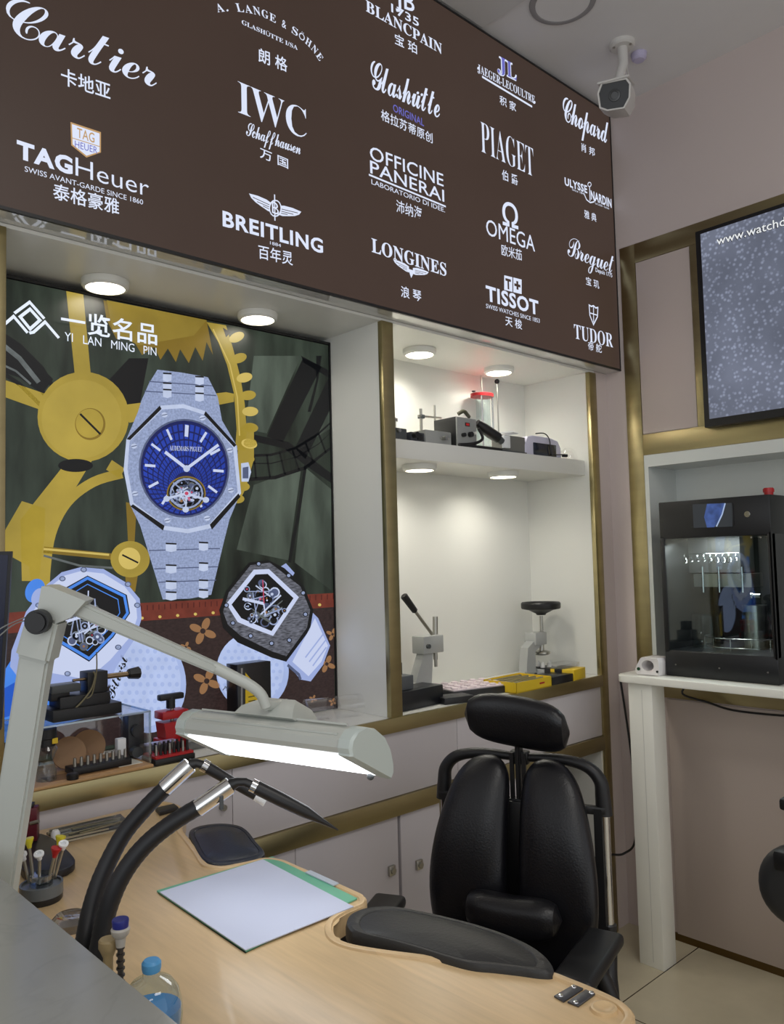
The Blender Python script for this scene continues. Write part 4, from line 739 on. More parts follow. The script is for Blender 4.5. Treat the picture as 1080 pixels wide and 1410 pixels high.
a = g((553, 981)); tag(MB().b2((1.79, 1.92, ZC+0.0625), (1.865, 1.99, ZC+0.108), bev=0.003).done('storage_box', mat('mid_grey_box', (88, 92, 96), 0.4)), 'grey storage box on top of the large black tool case', 'box')
tag(MB().b2((1.80, 1.94, ZC+0.1085), (1.835, 1.985, ZC+0.15), bev=0.003).done('small_box', DG), 'small dark grey box topmost of the boxes behind the brass trim', 'box')
t0 = thing('lever_press', (1.96, 2.06, ZC), 'grey lever press with a raised black handled lever, left in the right alcove', 'press')
yl = 2.06; GP = mat('press_grey', (172, 174, 172), 0.38)
MB().b2((1.86, 2.02, ZC), (2.04, 2.12, ZC+0.03), bev=0.004).done('base', GP, t0)
A_ = [hx(p_, yl) for p_ in ((584, 882), (592, 882), (590, 940), (568, 940))]; b = MB(); b.loft([[Vector((v.x, yl-.018, max(v.z, ZC+.028))) for v in A_], [Vector((v.x, yl+.018, max(v.z, ZC+.028))) for v in A_]]); b.done('column', GP, t0)
a, c_ = hx((583.5, 877), yl-.03), hx((611.5, 897.5), yl-.03); MB().b2((a.x, yl-.03, c_.z), (c_.x, yl+.03, a.z), bev=.003).done('head', GP, t0)
p, p2, p3 = hx((599.5, 849), yl), hx((599.5, 898), yl), hx((600.5, 918), yl); b = MB(); b.cyl(p2, p, 0.0095, n=20); b.cyl(p2, (p2+p3)/2, 0.0085, n=20); b.cyl((p2+p3)/2, p3, 0.006, n=16); b.done('ram', STEEL, t0)
p, p2, p3 = hx((595, 873), yl-.035), hx((572, 842), yl-.035), hx((556, 820), yl-.035); MB().cyl(p, p2, 0.006, n=14).done('lever', STEEL, t0); MB().cyl(p2, p3, 0.011, 0.013, n=18, bev=.003).done('handle_grip', BLACK_PL, t0)
p = hx((589, 890), yl-.03); MB().cyl((p.x, yl-.03, p.z), (p.x, yl-.04, p.z), .008, n=16).done('bolt', DG, t0)
tag(fbox((613, 971), (653, 966), 0.022, 0.075, 'small_case', mat('case_dark', (30, 31, 34), 0.4)), 'small flat black case between the tool case and the dome tray', 'case')
# tray of pale domes
t0 = thing('die_tray', (2.0, 1.95, ZC), 'black tray holding rows of pale pink watch press dies', 'tray')
a, c_ = g((625, 963)), g((704, 952.5)); d = c_-a; L = d.length; rz = math.atan2(d.y, d.x); ux = Vector((math.cos(rz), math.sin(rz), 0)); uy = Vector((-ux.y, ux.x, 0))
cen = a+ux*L/2+uy*.085; MB().box((cen.x, cen.y, ZC+.012), (L, .17, .024), rz=rz, bev=.002).done('tray_base', MATS['case_dark'], t0)
MB().box((cen.x, cen.y, ZC+.0265), (L-.012, .158, .005), rz=rz, bev=.001).done('foam_insert', mat('pale_pink_foam', (218, 204, 208), 0.6), t0)
PD = mat('pale_pink_die', (226, 212, 216), 0.4)
for i in range(6):
    for j in range(4):
        w = a+ux*(.022+i*(L-.044)/5)+uy*(.025+j*.04); MB().lathe((w.x, w.y, ZC+.029), [(.0125, 0), (.013, .004), (.011, .006), (.004, .0065), (0, .0065)], 18).done('die', PD, t0)
        if (i+j) % 2: MB().lathe((w.x+.011, w.y+.008, ZC+.029), [(.004, 0), (.004, .003), (0, .003)], 10).done('dark_die', BLACK_PL, t0)
for i in range(8):
    p = g((597+i*10.5, 944-i*3.0)); o = tag(MB().lathe(p, [(0, 0), (.010, 0), (.011, .020), (.0095, .020), (.0085, .003), (0, .003)], 16).done('glass_cup', mat('pale_glass_solid', (196, 204, 204), 0.1)), 'small clear cup in the row behind the pale die tray', 'cup', 'small cups behind the die tray')
t0 = thing('yellow_tool_tray', (2.4, 1.95, ZC), 'open yellow tool tray with a red mark, right of the pale die tray', 'tray')
a, c_ = g((728, 952)), g((760, 945)); d = (c_-a); ux = d.normalized(); uy = Vector((-ux.y, ux.x, 0)); a = a-ux*.07; L = d.length+.07
cen = a+ux*L/2+uy*.075; rz = math.atan2(ux.y, ux.x); b = MB(); b.box((cen.x, cen.y, ZC+.002), (L, .15, .004), rz=rz)
for s_, dx, dy, w1, w2 in ((0, 0, -.0735, L, .003), (0, 0, .0735, L, .003), (0, -L/2+.0015, 0, .003, .15), (0, L/2-.0015, 0, .003, .15)): w = cen+ux*dx+uy*dy; b.box((w.x, w.y, ZC+.019), (w1, w2, .038), rz=rz)
b.done('tray', YELLOW, t0); MB().box((cen.x, cen.y, ZC+.024), (L-.012, .138, .012), rz=rz).done('tool_insert', mat('pale_yellow', (226, 206, 120), 0.5), t0)
for j in range(4): w = cen+uy*(-.05+j*.033); MB().cyl(w-ux*L*.4+Vector((0, 0, .033)), w+ux*L*.4+Vector((0, 0, .033)), .004, n=10).done('tool', STEEL, t0)
w = cen+ux*(L*.22)-uy*.0755; MB().box((w.x, w.y, ZC+.02), (.03, .001, .006), rz=rz).done('red_mark', RED_PL, t0)
p = g((714, 921)); t0 = thing('red_puller', p, 'small red hand tool lying by the alcove back wall', 'tool'); MB().lathe(p, [(0, 0), (.018, 0), (.02, .012), (.016, .03), (.019, .042), (0, .045)], 20).done('body', RED_PL, t0); MB().box((p.x+.008, p.y-.018, p.z+.026), (.02, .006, .02), bev=.002).done('jaw', RED_PL, t0)
# wheel press
yw = 2.05; t0 = thing('wheel_press', (hx((745, 900), yw).x, yw, ZC), 'watch case press with a broad black handwheel on top', 'press')
p = hx((745, 836), yw); rr = 27*(p-CAM).dot(FW)/FPX
b = MB(); b.lathe((p.x, yw, p.z-.032), [(0, 0), (.018, 0), (.022, .006), (.05, .02), (rr*.97, .026), (rr, .032), (rr, .048), (rr*.95, .053), (rr*.86, .052), (rr*.8, .046), (.02, .046), (0, .048)], 44); b.done('handwheel', BLACK_PL, t0)
a, c_ = hx((746, 848), yw), hx((746, 874), yw); b = MB(); b.cyl((p.x, yw, c_.z-.01), (p.x, yw, a.z), .0065, n=16)
for i in range(9): zz = c_.z+(a.z-c_.z)*(i+.5)/9; b.cyl((p.x, yw, zz-.001), (p.x, yw, zz+.001), .0085, n=16)
b.done('screw_shaft', STEEL, t0)
a, c_ = hx((738, 872), yw-.03), hx((754, 887), yw-.03); MB().b2((a.x, yw-.03, c_.z), (c_.x, yw+.03, a.z), bev=.004).done('head', GP, t0)
F = [hx(x, yw) for x in ((738, 874), (743, 886), (732, 896), (733, 925), (720, 925), (722, 892))]; b = MB(); b.loft([[Vector((v.x, yw-.02, max(v.z, ZC+.02))) for v in F], [Vector((v.x, yw+.02, max(v.z, ZC+.02))) for v in F]]); b.done('c_frame', GP, t0)
p1, p2 = hx((746, 887), yw), hx((746, 896), yw); b = MB(); b.cyl(p2, p1, .011, n=18); b.lathe((p2.x, yw, p2.z-.016), [(0, 0), (.028, 0), (.036, .005), (.036, .013), (.02, .018), (0, .018)], 26); b.done('upper_chuck', STEEL, t0)
b = MB(); q1 = hx((746, 918), yw)
for dx, dy in ((-.022, -.02), (.022, -.02), (0, .02)): b.lathe((p2.x+dx, yw+dy, q1.z), [(0, 0), (.010, 0), (.010, .012), (.004, .022), (0, .024)], 14)
b.done('die_set', mat('white_die', (228, 228, 224), .35), t0)
MB().b2((p2.x-.055, yw-.05, ZC), (p2.x+.055, yw+.05, ZC+.03), bev=.004).done('base', GP, t0); MB().b2((p2.x-.045, yw-.045, ZC+.0305), (p2.x+.045, yw+.045, q1.z), bev=.002).done('die_plate', BLACK_PL, t0)
p = hx((737, 925), yw-.05); MB().cyl((p.x, yw-.05, ZC+.016), (p.x, yw-.054, ZC+.016), .009, n=18).done('badge', DG, t0)
tag(fbox((761, 944), (790, 938), 0.03, 0.10, 'parts_box', mat('case_black', (20, 22, 28), .35)), 'black parts box between the yellow tray and the yellow edged box', 'box')
t0 = thing('hand_tool_box', (2.6, 1.96, ZC), 'yellow edged black tool box with a clear lid, at the right end of the worktop', 'box')
fbox((791, 938), (807, 933), 0.042, 0.10, 'end_block', YELLOW, t0); a = g((776, 936)); b_ = MB().box((a.x+.035, a.y+.035, ZC+.021), (.11, .08, .042), bev=.002).done('body', MATS['case_black'], t0); MB().box((a.x+.045, a.y+.03, ZC+.052), (.12, .075, .018), bev=.002).done('clear_lid', ACRYL, t0)
# ------------------------------------------------------------------ tools on the worktop of the left alcove
def at(px, y): return onY(px, y)
YF = 1.852
wb = thing('wooden_tray', (0.70, 1.95, ZC), 'light wooden tray under the clear acrylic cover, in front of the poster', 'tray')
a, c_ = at((10, 1110), YF), at((212, 1063), YF); zt = at((212, 1052), YF).z
LW = mat('tray_wood', (190, 150, 104), 0.45, noise=0.14, nscale=5, stretch=(1, 10, 10))
MB().b2((0.585, YF, ZC), (c_.x, 2.05, zt), bev=0.002).done('board', LW, wb)
MB().b2((0.68, 1.875, zt-0.004), (c_.x-.075, 1.93, zt+0.0006), bev=0.0).done('recess', DARKWOOD, wb); MB().b2((c_.x-.072, 1.885, zt-0.004), (c_.x-.012, 1.96, zt+0.0012)).done('paper_slip', mat('pale_paper', (220, 218, 206), .6), wb)
zq = zt+0.0005
ac = thing('acrylic_cover', (0.75, 1.96, zq), 'clear acrylic box cover carrying a black hand tool on its top, on the wooden tray', 'cover')
fr_ = at((207, 1047), 1.87); ztop = at((207, 979), 1.87).z; xr = fr_.x; xl = 0.62
b = MB(); b.b2((xr-.003, 1.87, zq), (xr, 2.03, ztop)); b.b2((xl, 2.027, zq), (xr-.003, 2.03, ztop)); b.b2((xl, 1.87, zq), (xl+.003, 2.027, ztop)); b.b2((xl, 1.87, ztop-.003), (xr, 2.03, ztop+.0)); b.done('panels', ACRYL, ac)
b = MB(); ed = clear('acrylic_edge', (210, 230, 235), 0.5)
for p0, p1 in (((xr, 1.87, zq), (xr, 1.87, ztop)), ((xr, 1.87, ztop), (xr, 2.03, ztop)), ((xl, 1.87, ztop), (xr, 1.87, ztop)), ((xr, 2.03, zq), (xr, 2.03, ztop)), ((xl, 2.03, ztop), (xr, 2.03, ztop))): b.bar(p0, p1, .004, .004)
b.done('edges', ed, ac)
# black lathe tool on the cover
yl = 1.95; zl0 = ztop+0.0005
lt = thing('hand_lathe', (0.76, yl, zl0), 'small black hand lathe with a knurled knob, standing on the acrylic cover', 'tool')
def lb(p0, p1, d, name, y=yl, mt=BLACK_PL, z=None, bev=.002):
    a, c_ = at(p0, y), at(p1, y); return MB().b2((a.x, y-d/2, z if z is not None else c_.z), (c_.x, y+d/2, a.z), bev=bev).done(name, mt, lt)
lb((62, 976), (156, 991), .10, 'base', z=zl0); lb((75, 959), (144, 978), .07, 'bed'); lb((115, 925), (143, 962), .05, 'headstock'); lb((66, 944), (106, 950), .05, 'tool_rest', mt=DG); lb((66, 949), (92, 962), .04, 'rest_block')
p, p2 = at((100, 937), yl-.01), at((176, 928), yl-.01); b = MB(); b.cyl(p, p.lerp(p2, .35), .0035, n=12); b.cyl(p.lerp(p2, .3), p2, .0065, n=16); b.done('spindle', mat('bronze_rod', (150, 130, 104), .3, 1.0), lt)
d = (p2-p).normalized(); b = MB(); b.cyl(p2, p2+d*.03, .012, .016, n=8, bev=.002); b.done('knob', BLACK_PL, lt)
b = MB(); b.tube([at(x, yl-.04) for x in ((129, 925), (131, 932), (124, 952), (103, 976), (85, 985))], .0022, n=8, sub=6); b.tube([at(x, yl-.035) for x in ((133, 898), (133, 925), (127, 955), (119, 962))], .0016, n=8, sub=6); b.cyl(at((85, 985), yl-.042), at((76, 991), yl-.042), .006, n=10); b.done('wire', mat('olive_wire', (120, 112, 84), .5), lt)
# things under the cover
for cp, r_, lab, dy in (((95, 1022), 22, 'leftmost of two', 0.0), ((122, 1016), 22, 'right one of two', .03)):
    p = at(cp, 1.97+dy); s_ = (p-CAM).dot(FW)/FPX; r = r_*s_; z_ = max(p.z, zq+.001)
    MB_ = MB(); ang = 0.25; ax = Vector((-.25, -.9, .35)).normalized(); MB_.lathe(Vector((p.x, p.y, zq+r*.94)), [(0, -.004), (r, -.004), (r, .004), (0, .004)], 36, axis=ax)
    tag(MB_.done('wooden_disc', DARKWOOD), 'round brown wooden disc leaning under the acrylic cover, '+lab, 'disc', 'wooden discs under the acrylic cover')
pt_ = thing('pin_block', (0.80, 1.90, zq), 'black block with a row of silver pins, under the acrylic cover', 'holder')
a, c_ = at((97, 1040), 1.90), at((178, 1025), 1.90); MB().b2((a.x, 1.885, zq+.001), (c_.x, 1.935, zq+.016), bev=.002).done('block', BLACK_PL, pt_)
for i in range(9): x = a.x+.012+(c_.x-a.x-.02)*i/8; MB().cyl((x, 1.905, zq+.0165), (x, 1.905, zq+.036), .0045, .0035, n=12).done('pin', STEEL, pt_)
gm = thing('gear_box', (0.90, 1.97, zq), 'dark geared movement holder at the right end under the acrylic cover', 'tool')
a, c_ = at((172, 984), 1.97), at((194, 1028), 1.97); MB().b2((a.x, 1.95, zq+.001), (c_.x, 1.985, a.z), bev=.002).done('plate', mat('dark_plate', (52, 54, 58), .35), gm); p = at((186, 1005), 1.955); MB().cyl((p.x, 1.949, p.z), (p.x, 1.935, p.z), .016, n=18, bev=.002).done('wheel', mat('dark_plate', (52, 54, 58)), gm); p = at((184, 1016), 1.94); MB().cyl((p.x+.005, 1.93, zq+.016), (p.x+.005, 1.95, zq+.016), .013, n=18).done('roller', DG, gm)
p = at((169, 1022), 1.915); tag(MB().box((p.x+.008, 1.945, zq+.028), (.022, .018, .054), bev=.002).done('white_block', MATS['white_plastic']), 'small white block standing behind the pin block under the acrylic cover', 'block')
p = at((97, 1043), 1.875); tag(MB().lathe((p.x, 1.862, zq+.0005), [(0, 0), (.013, 0), (.0135, .010), (.011, .013), (0, .013)], 20).done('black_puck', BLACK_PL), 'small black round puck at the front of the wooden tray', 'puck')
jar = thing('glass_jar', (at((64, 1045), 1.90).x, 1.90, zq), 'flared glass jar with a black cap and yellow label, left on the wooden tray', 'jar')
p = at((64, 1056), 1.90); zc_ = at((64, 1027), 1.90).z; zt2 = at((64, 1003), 1.90).z; hj = max(zc_-zq, .03)
MB().lathe((p.x, 1.90, zq+.0005), [(0, 0), (.022, 0), (.021, hj*.3), (.014, hj*.55), (.024, hj*.9), (.02, hj)], 28, close=False).done('glass', GLASS, jar)
MB().lathe((p.x, 1.90, zq+hj), [(0, 0), (.019, 0), (.019, .016), (.022, .018), (.022, zt2-zc_), (0, zt2-zc_)], 26).done('cap', BLACK_PL, jar); MB().box((p.x+.012, 1.881, zq+hj+.012), (.012, .002, .012)).done('label', YELLOW, jar)
# red press
yr = 2.0; rp = thing('red_press', (at((236, 1000), yr).x, yr, ZC), 'small red screw press with a black T handle, right of the acrylic cover', 'press')
a, c_ = at((221, 1002), yr), at((250, 1002), yr); cx_ = (a.x+c_.x)/2
V = [at(p_, yr) for p_ in ((220, 995), (251, 989), (247, 1027), (225, 1030))]; b = MB(); b.loft([[Vector((v.x, yr-.025, max(v.z, ZC+.0))) for v in V], [Vector((v.x, yr+.025, max(v.z, ZC+.0))) for v in V]]); b.b2((cx_-.035, yr-.035, ZC), (cx_+.035, yr+.035, ZC+.03), bev=.003); b.done('body', RED_PL, rp)
a, c_ = at((218, 980), yr), at((254, 985), yr); MB().b2((a.x, yr-.025, c_.z), (c_.x, yr+.025, a.z), bev=.003).done('cross_bar', RED_PL, rp)
p, p2 = at((237, 960), yr), at((237, 998), yr); MB().cyl(p2, p, .005, n=14).done('screw_rod', STEEL, rp)
p = at((235, 959), yr); b = MB(); b.box((p.x, yr, p.z), (.07, .022, .016), bev=.004); b.cyl(p, p-Vector((0, 0, .03)), .012, n=16); b.done('handle', BLACK_PL, rp)
# box of drill bits, clear boxes
bs = thing('bit_stand', (at((240, 1045), 1.87).x, 1.89, ZC), 'black stand with a red base holding rows of small black bits', 'holder')
a, c_ = at((213, 1058), 1.86), at((268, 1043), 1.86); b = MB(); b.b2((a.x, 1.856, ZC), (c_.x, 1.93, ZC+.014), bev=.002); b.done('base', BLACK_PL, bs); MB().b2((a.x+.003, 1.859, ZC+.0145), (c_.x-.003, 1.927, ZC+.020)).done('red_tray', RED_PL, bs)
for i in range(8):
    for j in range(2): x = a.x+.012+(c_.x-a.x-.024)*i/7; MB().cyl((x, 1.875+j*.03, ZC+.0205), (x, 1.875+j*.03, ZC+.045), .0042, .003, n=10).done('bit', BLACK_PL if (i+j) % 3 else STEEL, bs)
lb_ = thing('lidded_box', (at((214, 1028), 1.97).x, 1.97, ZC), 'flat clear box with a lavender lid between the red press and the bit stand', 'box')
a = at((197, 1040), 1.96); c_ = at((238, 1034), 1.96); MB().b2((max(a.x, xr+.006), 1.945, ZC), (c_.x, 2.0-.04, ZC+.03), bev=.002).done('body', mat('smoke_box', (90, 94, 104), .25), lb_); MB().b2((max(a.x, xr+.006), 1.943, ZC+.0305), (c_.x+.002, 1.962, ZC+.036), bev=.002).done('lid', mat('lavender_lid', (166, 166, 206), .3), lb_)
cbx = thing('clear_box', (at((268, 1030), 1.95).x, 1.95, ZC), 'clear plastic parts box beside the red press, left of the lamp head', 'box')
a, c_ = at((255, 1030), 1.95), at((292, 1022), 1.95); MB().b2((a.x, 1.94, ZC), (c_.x, 2.0, ZC+.045), bev=.002).done('body', clear('smoked_acrylic', (150, 156, 160), .3), cbx); MB().b2((a.x+.006, 1.945, ZC+.003), (c_.x-.006, 1.99, ZC+.012)).done('contents', DG, cbx)
yb = 2.03; yx = thing('yellow_black_box', (at((350, 980), yb).x, yb, ZC), 'upright black carton with a yellow triangle, standing against the poster', 'box')
a, c_ = at((327, 918), yb), at((374, 985), yb); MB().b2((a.x, yb, ZC), (c_.x, yb+.06, at((350, 913), yb).z), bev=.001).done('carton', mat('carton_black', (22, 22, 24), .25), yx)
q = Ink('Y', yb-.0006, .0003); q.poly([(338, 926), (372, 966), (372, 990), (338, 992)], YELLOW, 0)
for i in range(5): q.line([(342, 960+i*6), (352, 958+i*6)], 1.2, BLACK_PL, 1)
q.line([(333, 920), (333, 990)], 3, mat('silver_edge', (170, 172, 176), .3, .8), 1)
q.done('printed_front', yx)
yv = 2.0
for i, (px, lab) in enumerate((((438, 985), 'left one'), ((488, 975), 'middle one, nearer the white pier'), ((521, 971), 'right one, nearest the brass trim'))):
    p = at(px, yv); r = .034
    b = MB(); b.lathe(((1.42, 1.53, 1.63)[i], (2.03, 2.0, 1.97)[i], ZC+.0342), [(r, -.04), (r, .04), (r-.004, .042), (0, .042)], 36, axis=(-.9, .3, .0), close=False); tag(b.done('plastic_jar', ACRYL), 'clear plastic jar lying on its side on the worktop, '+lab, 'jar', 'clear jars lying by the white pier')
p = at((416, 976), 1.99); nz = MB(); nz.cyl((p.x-.045, 1.99, ZC+.03), (p.x+.02, 1.99, ZC+.025), .02, .016, n=18); nz.b2((p.x-.06, 1.97, ZC), (p.x-.02, 2.01, ZC+.03), bev=.003); tag(nz.done('black_nozzle_tool', BLACK_PL), 'black nozzle tool lying on the worktop behind the lamp head', 'tool')

# ------------------------------------------------------------------ customer counter in the foreground
xe = (onZ((0, 1203), 1.08).x+onZ((240, 1410), 1.08).x)/2
ct = thing('customer_counter', (0.0, 0.2, 0), 'grey veined marble topped customer counter in the lower left foreground', 'counter')
def marble():
    mt = mat('grey_marble', (160, 161, 154), 0.25, noise=0.04, nscale=3); nt = mt.node_tree; b = nt.nodes['Principled BSDF']; tc = [n for n in nt.nodes if n.type == 'TEX_COORD'][0]
    n = nt.nodes.new('ShaderNodeTexNoise'); n.inputs['Scale'].default_value = 5; n.inputs['Detail'].default_value = 8; n.inputs['Distortion'].default_value = 1.6; nt.links.new(tc.outputs['Object'], n.inputs[0])
    cr = nt.nodes.new('ShaderNodeValToRGB'); cr.color_ramp.elements[0].position = .47; cr.color_ramp.elements[1].position = .5; cr.color_ramp.elements[0].color = (1, 1, 1, 1); cr.color_ramp.elements[1].color = (.78, .79, .8, 1); e_ = cr.color_ramp.elements.new(.53); e_.color = (1, 1, 1, 1)
    nt.links.new(n.outputs[0], cr.inputs[0]); src = b.inputs['Base Color'].links[0].from_socket; mx = nt.nodes.new('ShaderNodeMix'); mx.data_type = 'RGBA'; mx.blend_type = 'MULTIPLY'; mx.inputs[0].default_value = .28; nt.links.new(src, mx.inputs[6]); nt.links.new(cr.outputs[0], mx.inputs[7]); nt.links.new(mx.outputs[2], b.inputs['Base Color']); return mt
MB().b2((-0.30, -1.3, 1.05), (xe, 1.80, 1.08), bev=0.002).done('marble_top', marble(), ct)
MB().b2((-0.26, -1.26, 0), (xe-.012, 1.78, 1.0495)).done('body', WHITE_LAM, ct)

# ------------------------------------------------------------------ watchmaker's desk
ZD = 0.94
desk = thing('watchmaker_desk', (0.66, 1.2, 0), 'blond wood watchmaker desk with curved arm rest cut outs and a raised rim', 'desk')
def wood():
    mt = mat('blond_maple', (216, 186, 142), 0.3, noise=0.07, nscale=14, stretch=(8, 0.7, 1)); nt = mt.node_tree; b = nt.nodes['Principled BSDF']; geo = nt.nodes.new('ShaderNodeTexCoord'); sp = nt.nodes.new('ShaderNodeSeparateXYZ'); nt.links.new(geo.outputs['Object'], sp.inputs[0])
    d = nt.nodes.new('ShaderNodeMath'); d.operation = 'DIVIDE'; d.inputs[1].default_value = .062; nt.links.new(sp.outputs[0], d.inputs[0]); f = nt.nodes.new('ShaderNodeMath'); f.operation = 'FLOOR'; nt.links.new(d.outputs[0], f.inputs[0])
    wn = nt.nodes.new('ShaderNodeTexWhiteNoise'); wn.noise_dimensions = '1D'; nt.links.new(f.outputs[0], wn.inputs['W']); mr = nt.nodes.new('ShaderNodeMapRange'); mr.inputs[3].default_value = .93; mr.inputs[4].default_value = 1.04; nt.links.new(wn.outputs[0], mr.inputs[0])
    src = b.inputs['Base Color'].links[0].from_socket; mx = nt.nodes.new('ShaderNodeMix'); mx.data_type = 'RGBA'; mx.blend_type = 'MULTIPLY'; mx.inputs[0].default_value = 1; nt.links.new(src, mx.inputs[6]); nt.links.new(mr.outputs[0], mx.inputs[7]); nt.links.new(mx.outputs[2], b.inputs['Base Color']); return mt
MAPLE = wood()
edge = [(.90, 1.838), (.925, 1.825), (.937, 1.79), (.935, 1.74), (.915, 1.69), (.885, 1.645), (.858, 1.60), (.838, 1.53), (.815, 1.45), (.797, 1.395), (.797, 1.372), (.812, 1.352), (.85, 1.342), (.885, 1.332), (.903, 1.30), (.905, 1.25), (.905, 1.09), (.900, 1.055), (.880, 1.035), (.84, 1.032), (.805, 1.02), (.778, .985), (.776, .95), (.795, .905), (.826, .85), (.858, .795), (.893, .745), (.913, .70), (.918, .65), (.918, .60), (.912, .572), (.895, .552), (.87, .545)]
edge = [(v.x, v.y) for v in spline([Vector((x, y, 0)) for x, y in edge], 4)]
MB().prism(edge+[(.402, .545), (.402, 1.838)], ZD-.032, ZD, bev=.004).done('desktop', MAPLE, desk)
def inset(P, d):
    o_ = []
    for i in range(len(P)):
        a, b_ = Vector(P[max(i-1, 0)]), Vector(P[min(i+1, len(P)-1)]); t_ = (b_-a).normalized(); o_.append((P[i][0]+t_.y*d, P[i][1]-t_.x*d))
    return o_
for (d0, d1, h) in ((.0015, .014, .0045),):
    A_, B_ = inset(edge, d0), inset(edge, d1); b = MB(); rings = []
    for (x0_, y0_), (x1_, y1_) in zip(A_, B_): mx_x, mx_y = x0_*.5+x1_*.5, y0_*.5+y1_*.5; rings.append([Vector((x0_, y0_, ZD-.001)), Vector((x0_*.85+x1_*.15, y0_*.85+y1_*.15, ZD+h*.8)), Vector((mx_x, mx_y, ZD+h)), Vector((x0_*.15+x1_*.85, y0_*.15+y1_*.85, ZD+h*.7)), Vector((x1_, y1_, ZD-.001))])
    b.loft(rings); b.done('raised_rim', MAPLE, desk)
DP = mat('desk_panel', (176, 150, 112), .45)
for y0_, y1_ in ((.58, .62), (1.76, 1.80)): MB().b2((.42, y0_, 0), (.75, y1_, ZD-.0325)).done('side_panel', DP, desk)
MB().b2((.405, .60, .35), (.42, 1.79, ZD-.0325)).done('back_panel', DP, desk)
def zpoly(pts, z): return [(onZ(p_, z).x, onZ(p_, z).y) for p_ in pts]
def smooth(P, k_=5): Q = [Vector((x, y, 0)) for x, y in P]; n = len(Q); R_ = spline([Q[-1]]+Q+Q[:2], k_); return [(v.x, v.y) for v in R_[k_:k_*(n+1)]]
HP = mat('hinge_grey', (92, 94, 100), .35, .7)
hp1 = MB().prism(zpoly([(792.5, 1357), (805.8, 1362.5), (776.7, 1381.7), (763.3, 1374)], ZD), ZD+.0004, ZD+.003, bev=.0006).done('hinge_leaf', HP, desk)
hp2 = MB().prism(zpoly([(808.5, 1364), (823, 1369), (797, 1388), (781.7, 1382)], ZD), ZD+.0004, ZD+.003, bev=.0006).done('hinge_leaf', HP, desk)
for px, hp in (((790.5, 1362), hp1), ((772.5, 1374), hp1), ((793.5, 1383.5), hp2), ((815, 1370), hp2)): p = onZ(px, ZD); MB().lathe((p.x, p.y, ZD+.003), [(0, 0), (.0035, 0), (.003, .001), (0, .0014)], 14).done('screw', CHROME, hp)
p = onZ((832, 1391), ZD); MB().lathe((p.x, p.y, ZD), [(0, .0008), (.007, .0008), (.013, .0045), (.016, .004), (.017, 0)], 28, close=False).done('finger_dish', MAPLE, desk)
# arm rest pads in the cut outs
pA = [(260, 1146), (272, 1138), (300, 1134), (325, 1136), (340, 1143), (354, 1160), (365, 1174), (358, 1182), (335, 1188), (305, 1191), (285, 1188), (274, 1178), (266, 1162)]
pad = thing('arm_rest_pad', (*zpoly([(310, 1165)], ZD+.004)[0], ZD), 'navy black padded arm rest in the far cut out of the desk, beside the paper', 'arm rest')
PL = mat('navy_leather', (30, 36, 50), .34, bump=.15, bscale=200); P_ = smooth(zpoly(pA, ZD+.004)); cx_, cy_ = sum(x for x, y in P_)/len(P_), sum(y for x, y in P_)/len(P_)
def padmesh(P_, z0, h, name, mt, par, dome=.004):
    b = MB(); sc = lambda s: [(cx0+(x-cx0)*s, cy0+(y-cy0)*s) for x, y in P_]; cx0, cy0 = sum(x for x, y in P_)/len(P_), sum(y for x, y in P_)/len(P_)
    R_ = [(0.97, 0), (1.0, h*.25), (1.0, h*.65), (.985, h*.9), (.95, h), (.86, h), (.845, h-.0015), (.82, h), (.5, h+dome*.6), (.1, h+dome)]
    b.loft([[Vector((x, y, z0+z)) for x, y in sc(s)] for s, z in R_]); return b.done(name, mt, par)
padmesh(P_, ZD-.014, .02, 'pad', PL, pad); MB().bar((cx_, cy_, ZD-.06), (cx_, cy_, ZD-.0145), .05, .05).done('bracket', BLACK_PL, pad); MB().bar((cx_-.2, cy_, ZD-.05), (cx_+.03, cy_, ZD-.05), .03, .02).done('support_arm', BLACK_PL, pad)
pB = [(476, 1270), (484, 1258), (505, 1251), (540, 1250), (580, 1257), (620, 1266), (665, 1278), (710, 1294), (745, 1312), (762, 1330), (763, 1341), (745, 1342), (715, 1338), (680, 1334), (650, 1331), (615, 1322), (570, 1308), (530, 1297), (500, 1290), (482, 1283)]
pad2 = thing('arm_rest_pad', (*zpoly([(620, 1295)], ZD+.006)[0], ZD), 'long charcoal arm rest cushion in the near desk cut out before the chair', 'arm rest')
P_ = smooth(zpoly(pB, ZD+.006)); cx_, cy_ = sum(x for x, y in P_)/len(P_), sum(y for x, y in P_)/len(P_)
padmesh(P_, ZD-.022, .032, 'cushion', GREY_LEATHER, pad2, .006); MB().bar((cx_, cy_, ZD-.07), (cx_, cy_, ZD-.0225), .05, .05).done('bracket', BLACK_PL, pad2); MB().bar((cx_-.22, cy_, ZD-.06), (cx_+.03, cy_, ZD-.06), .03, .02).done('support_arm', BLACK_PL, pad2)
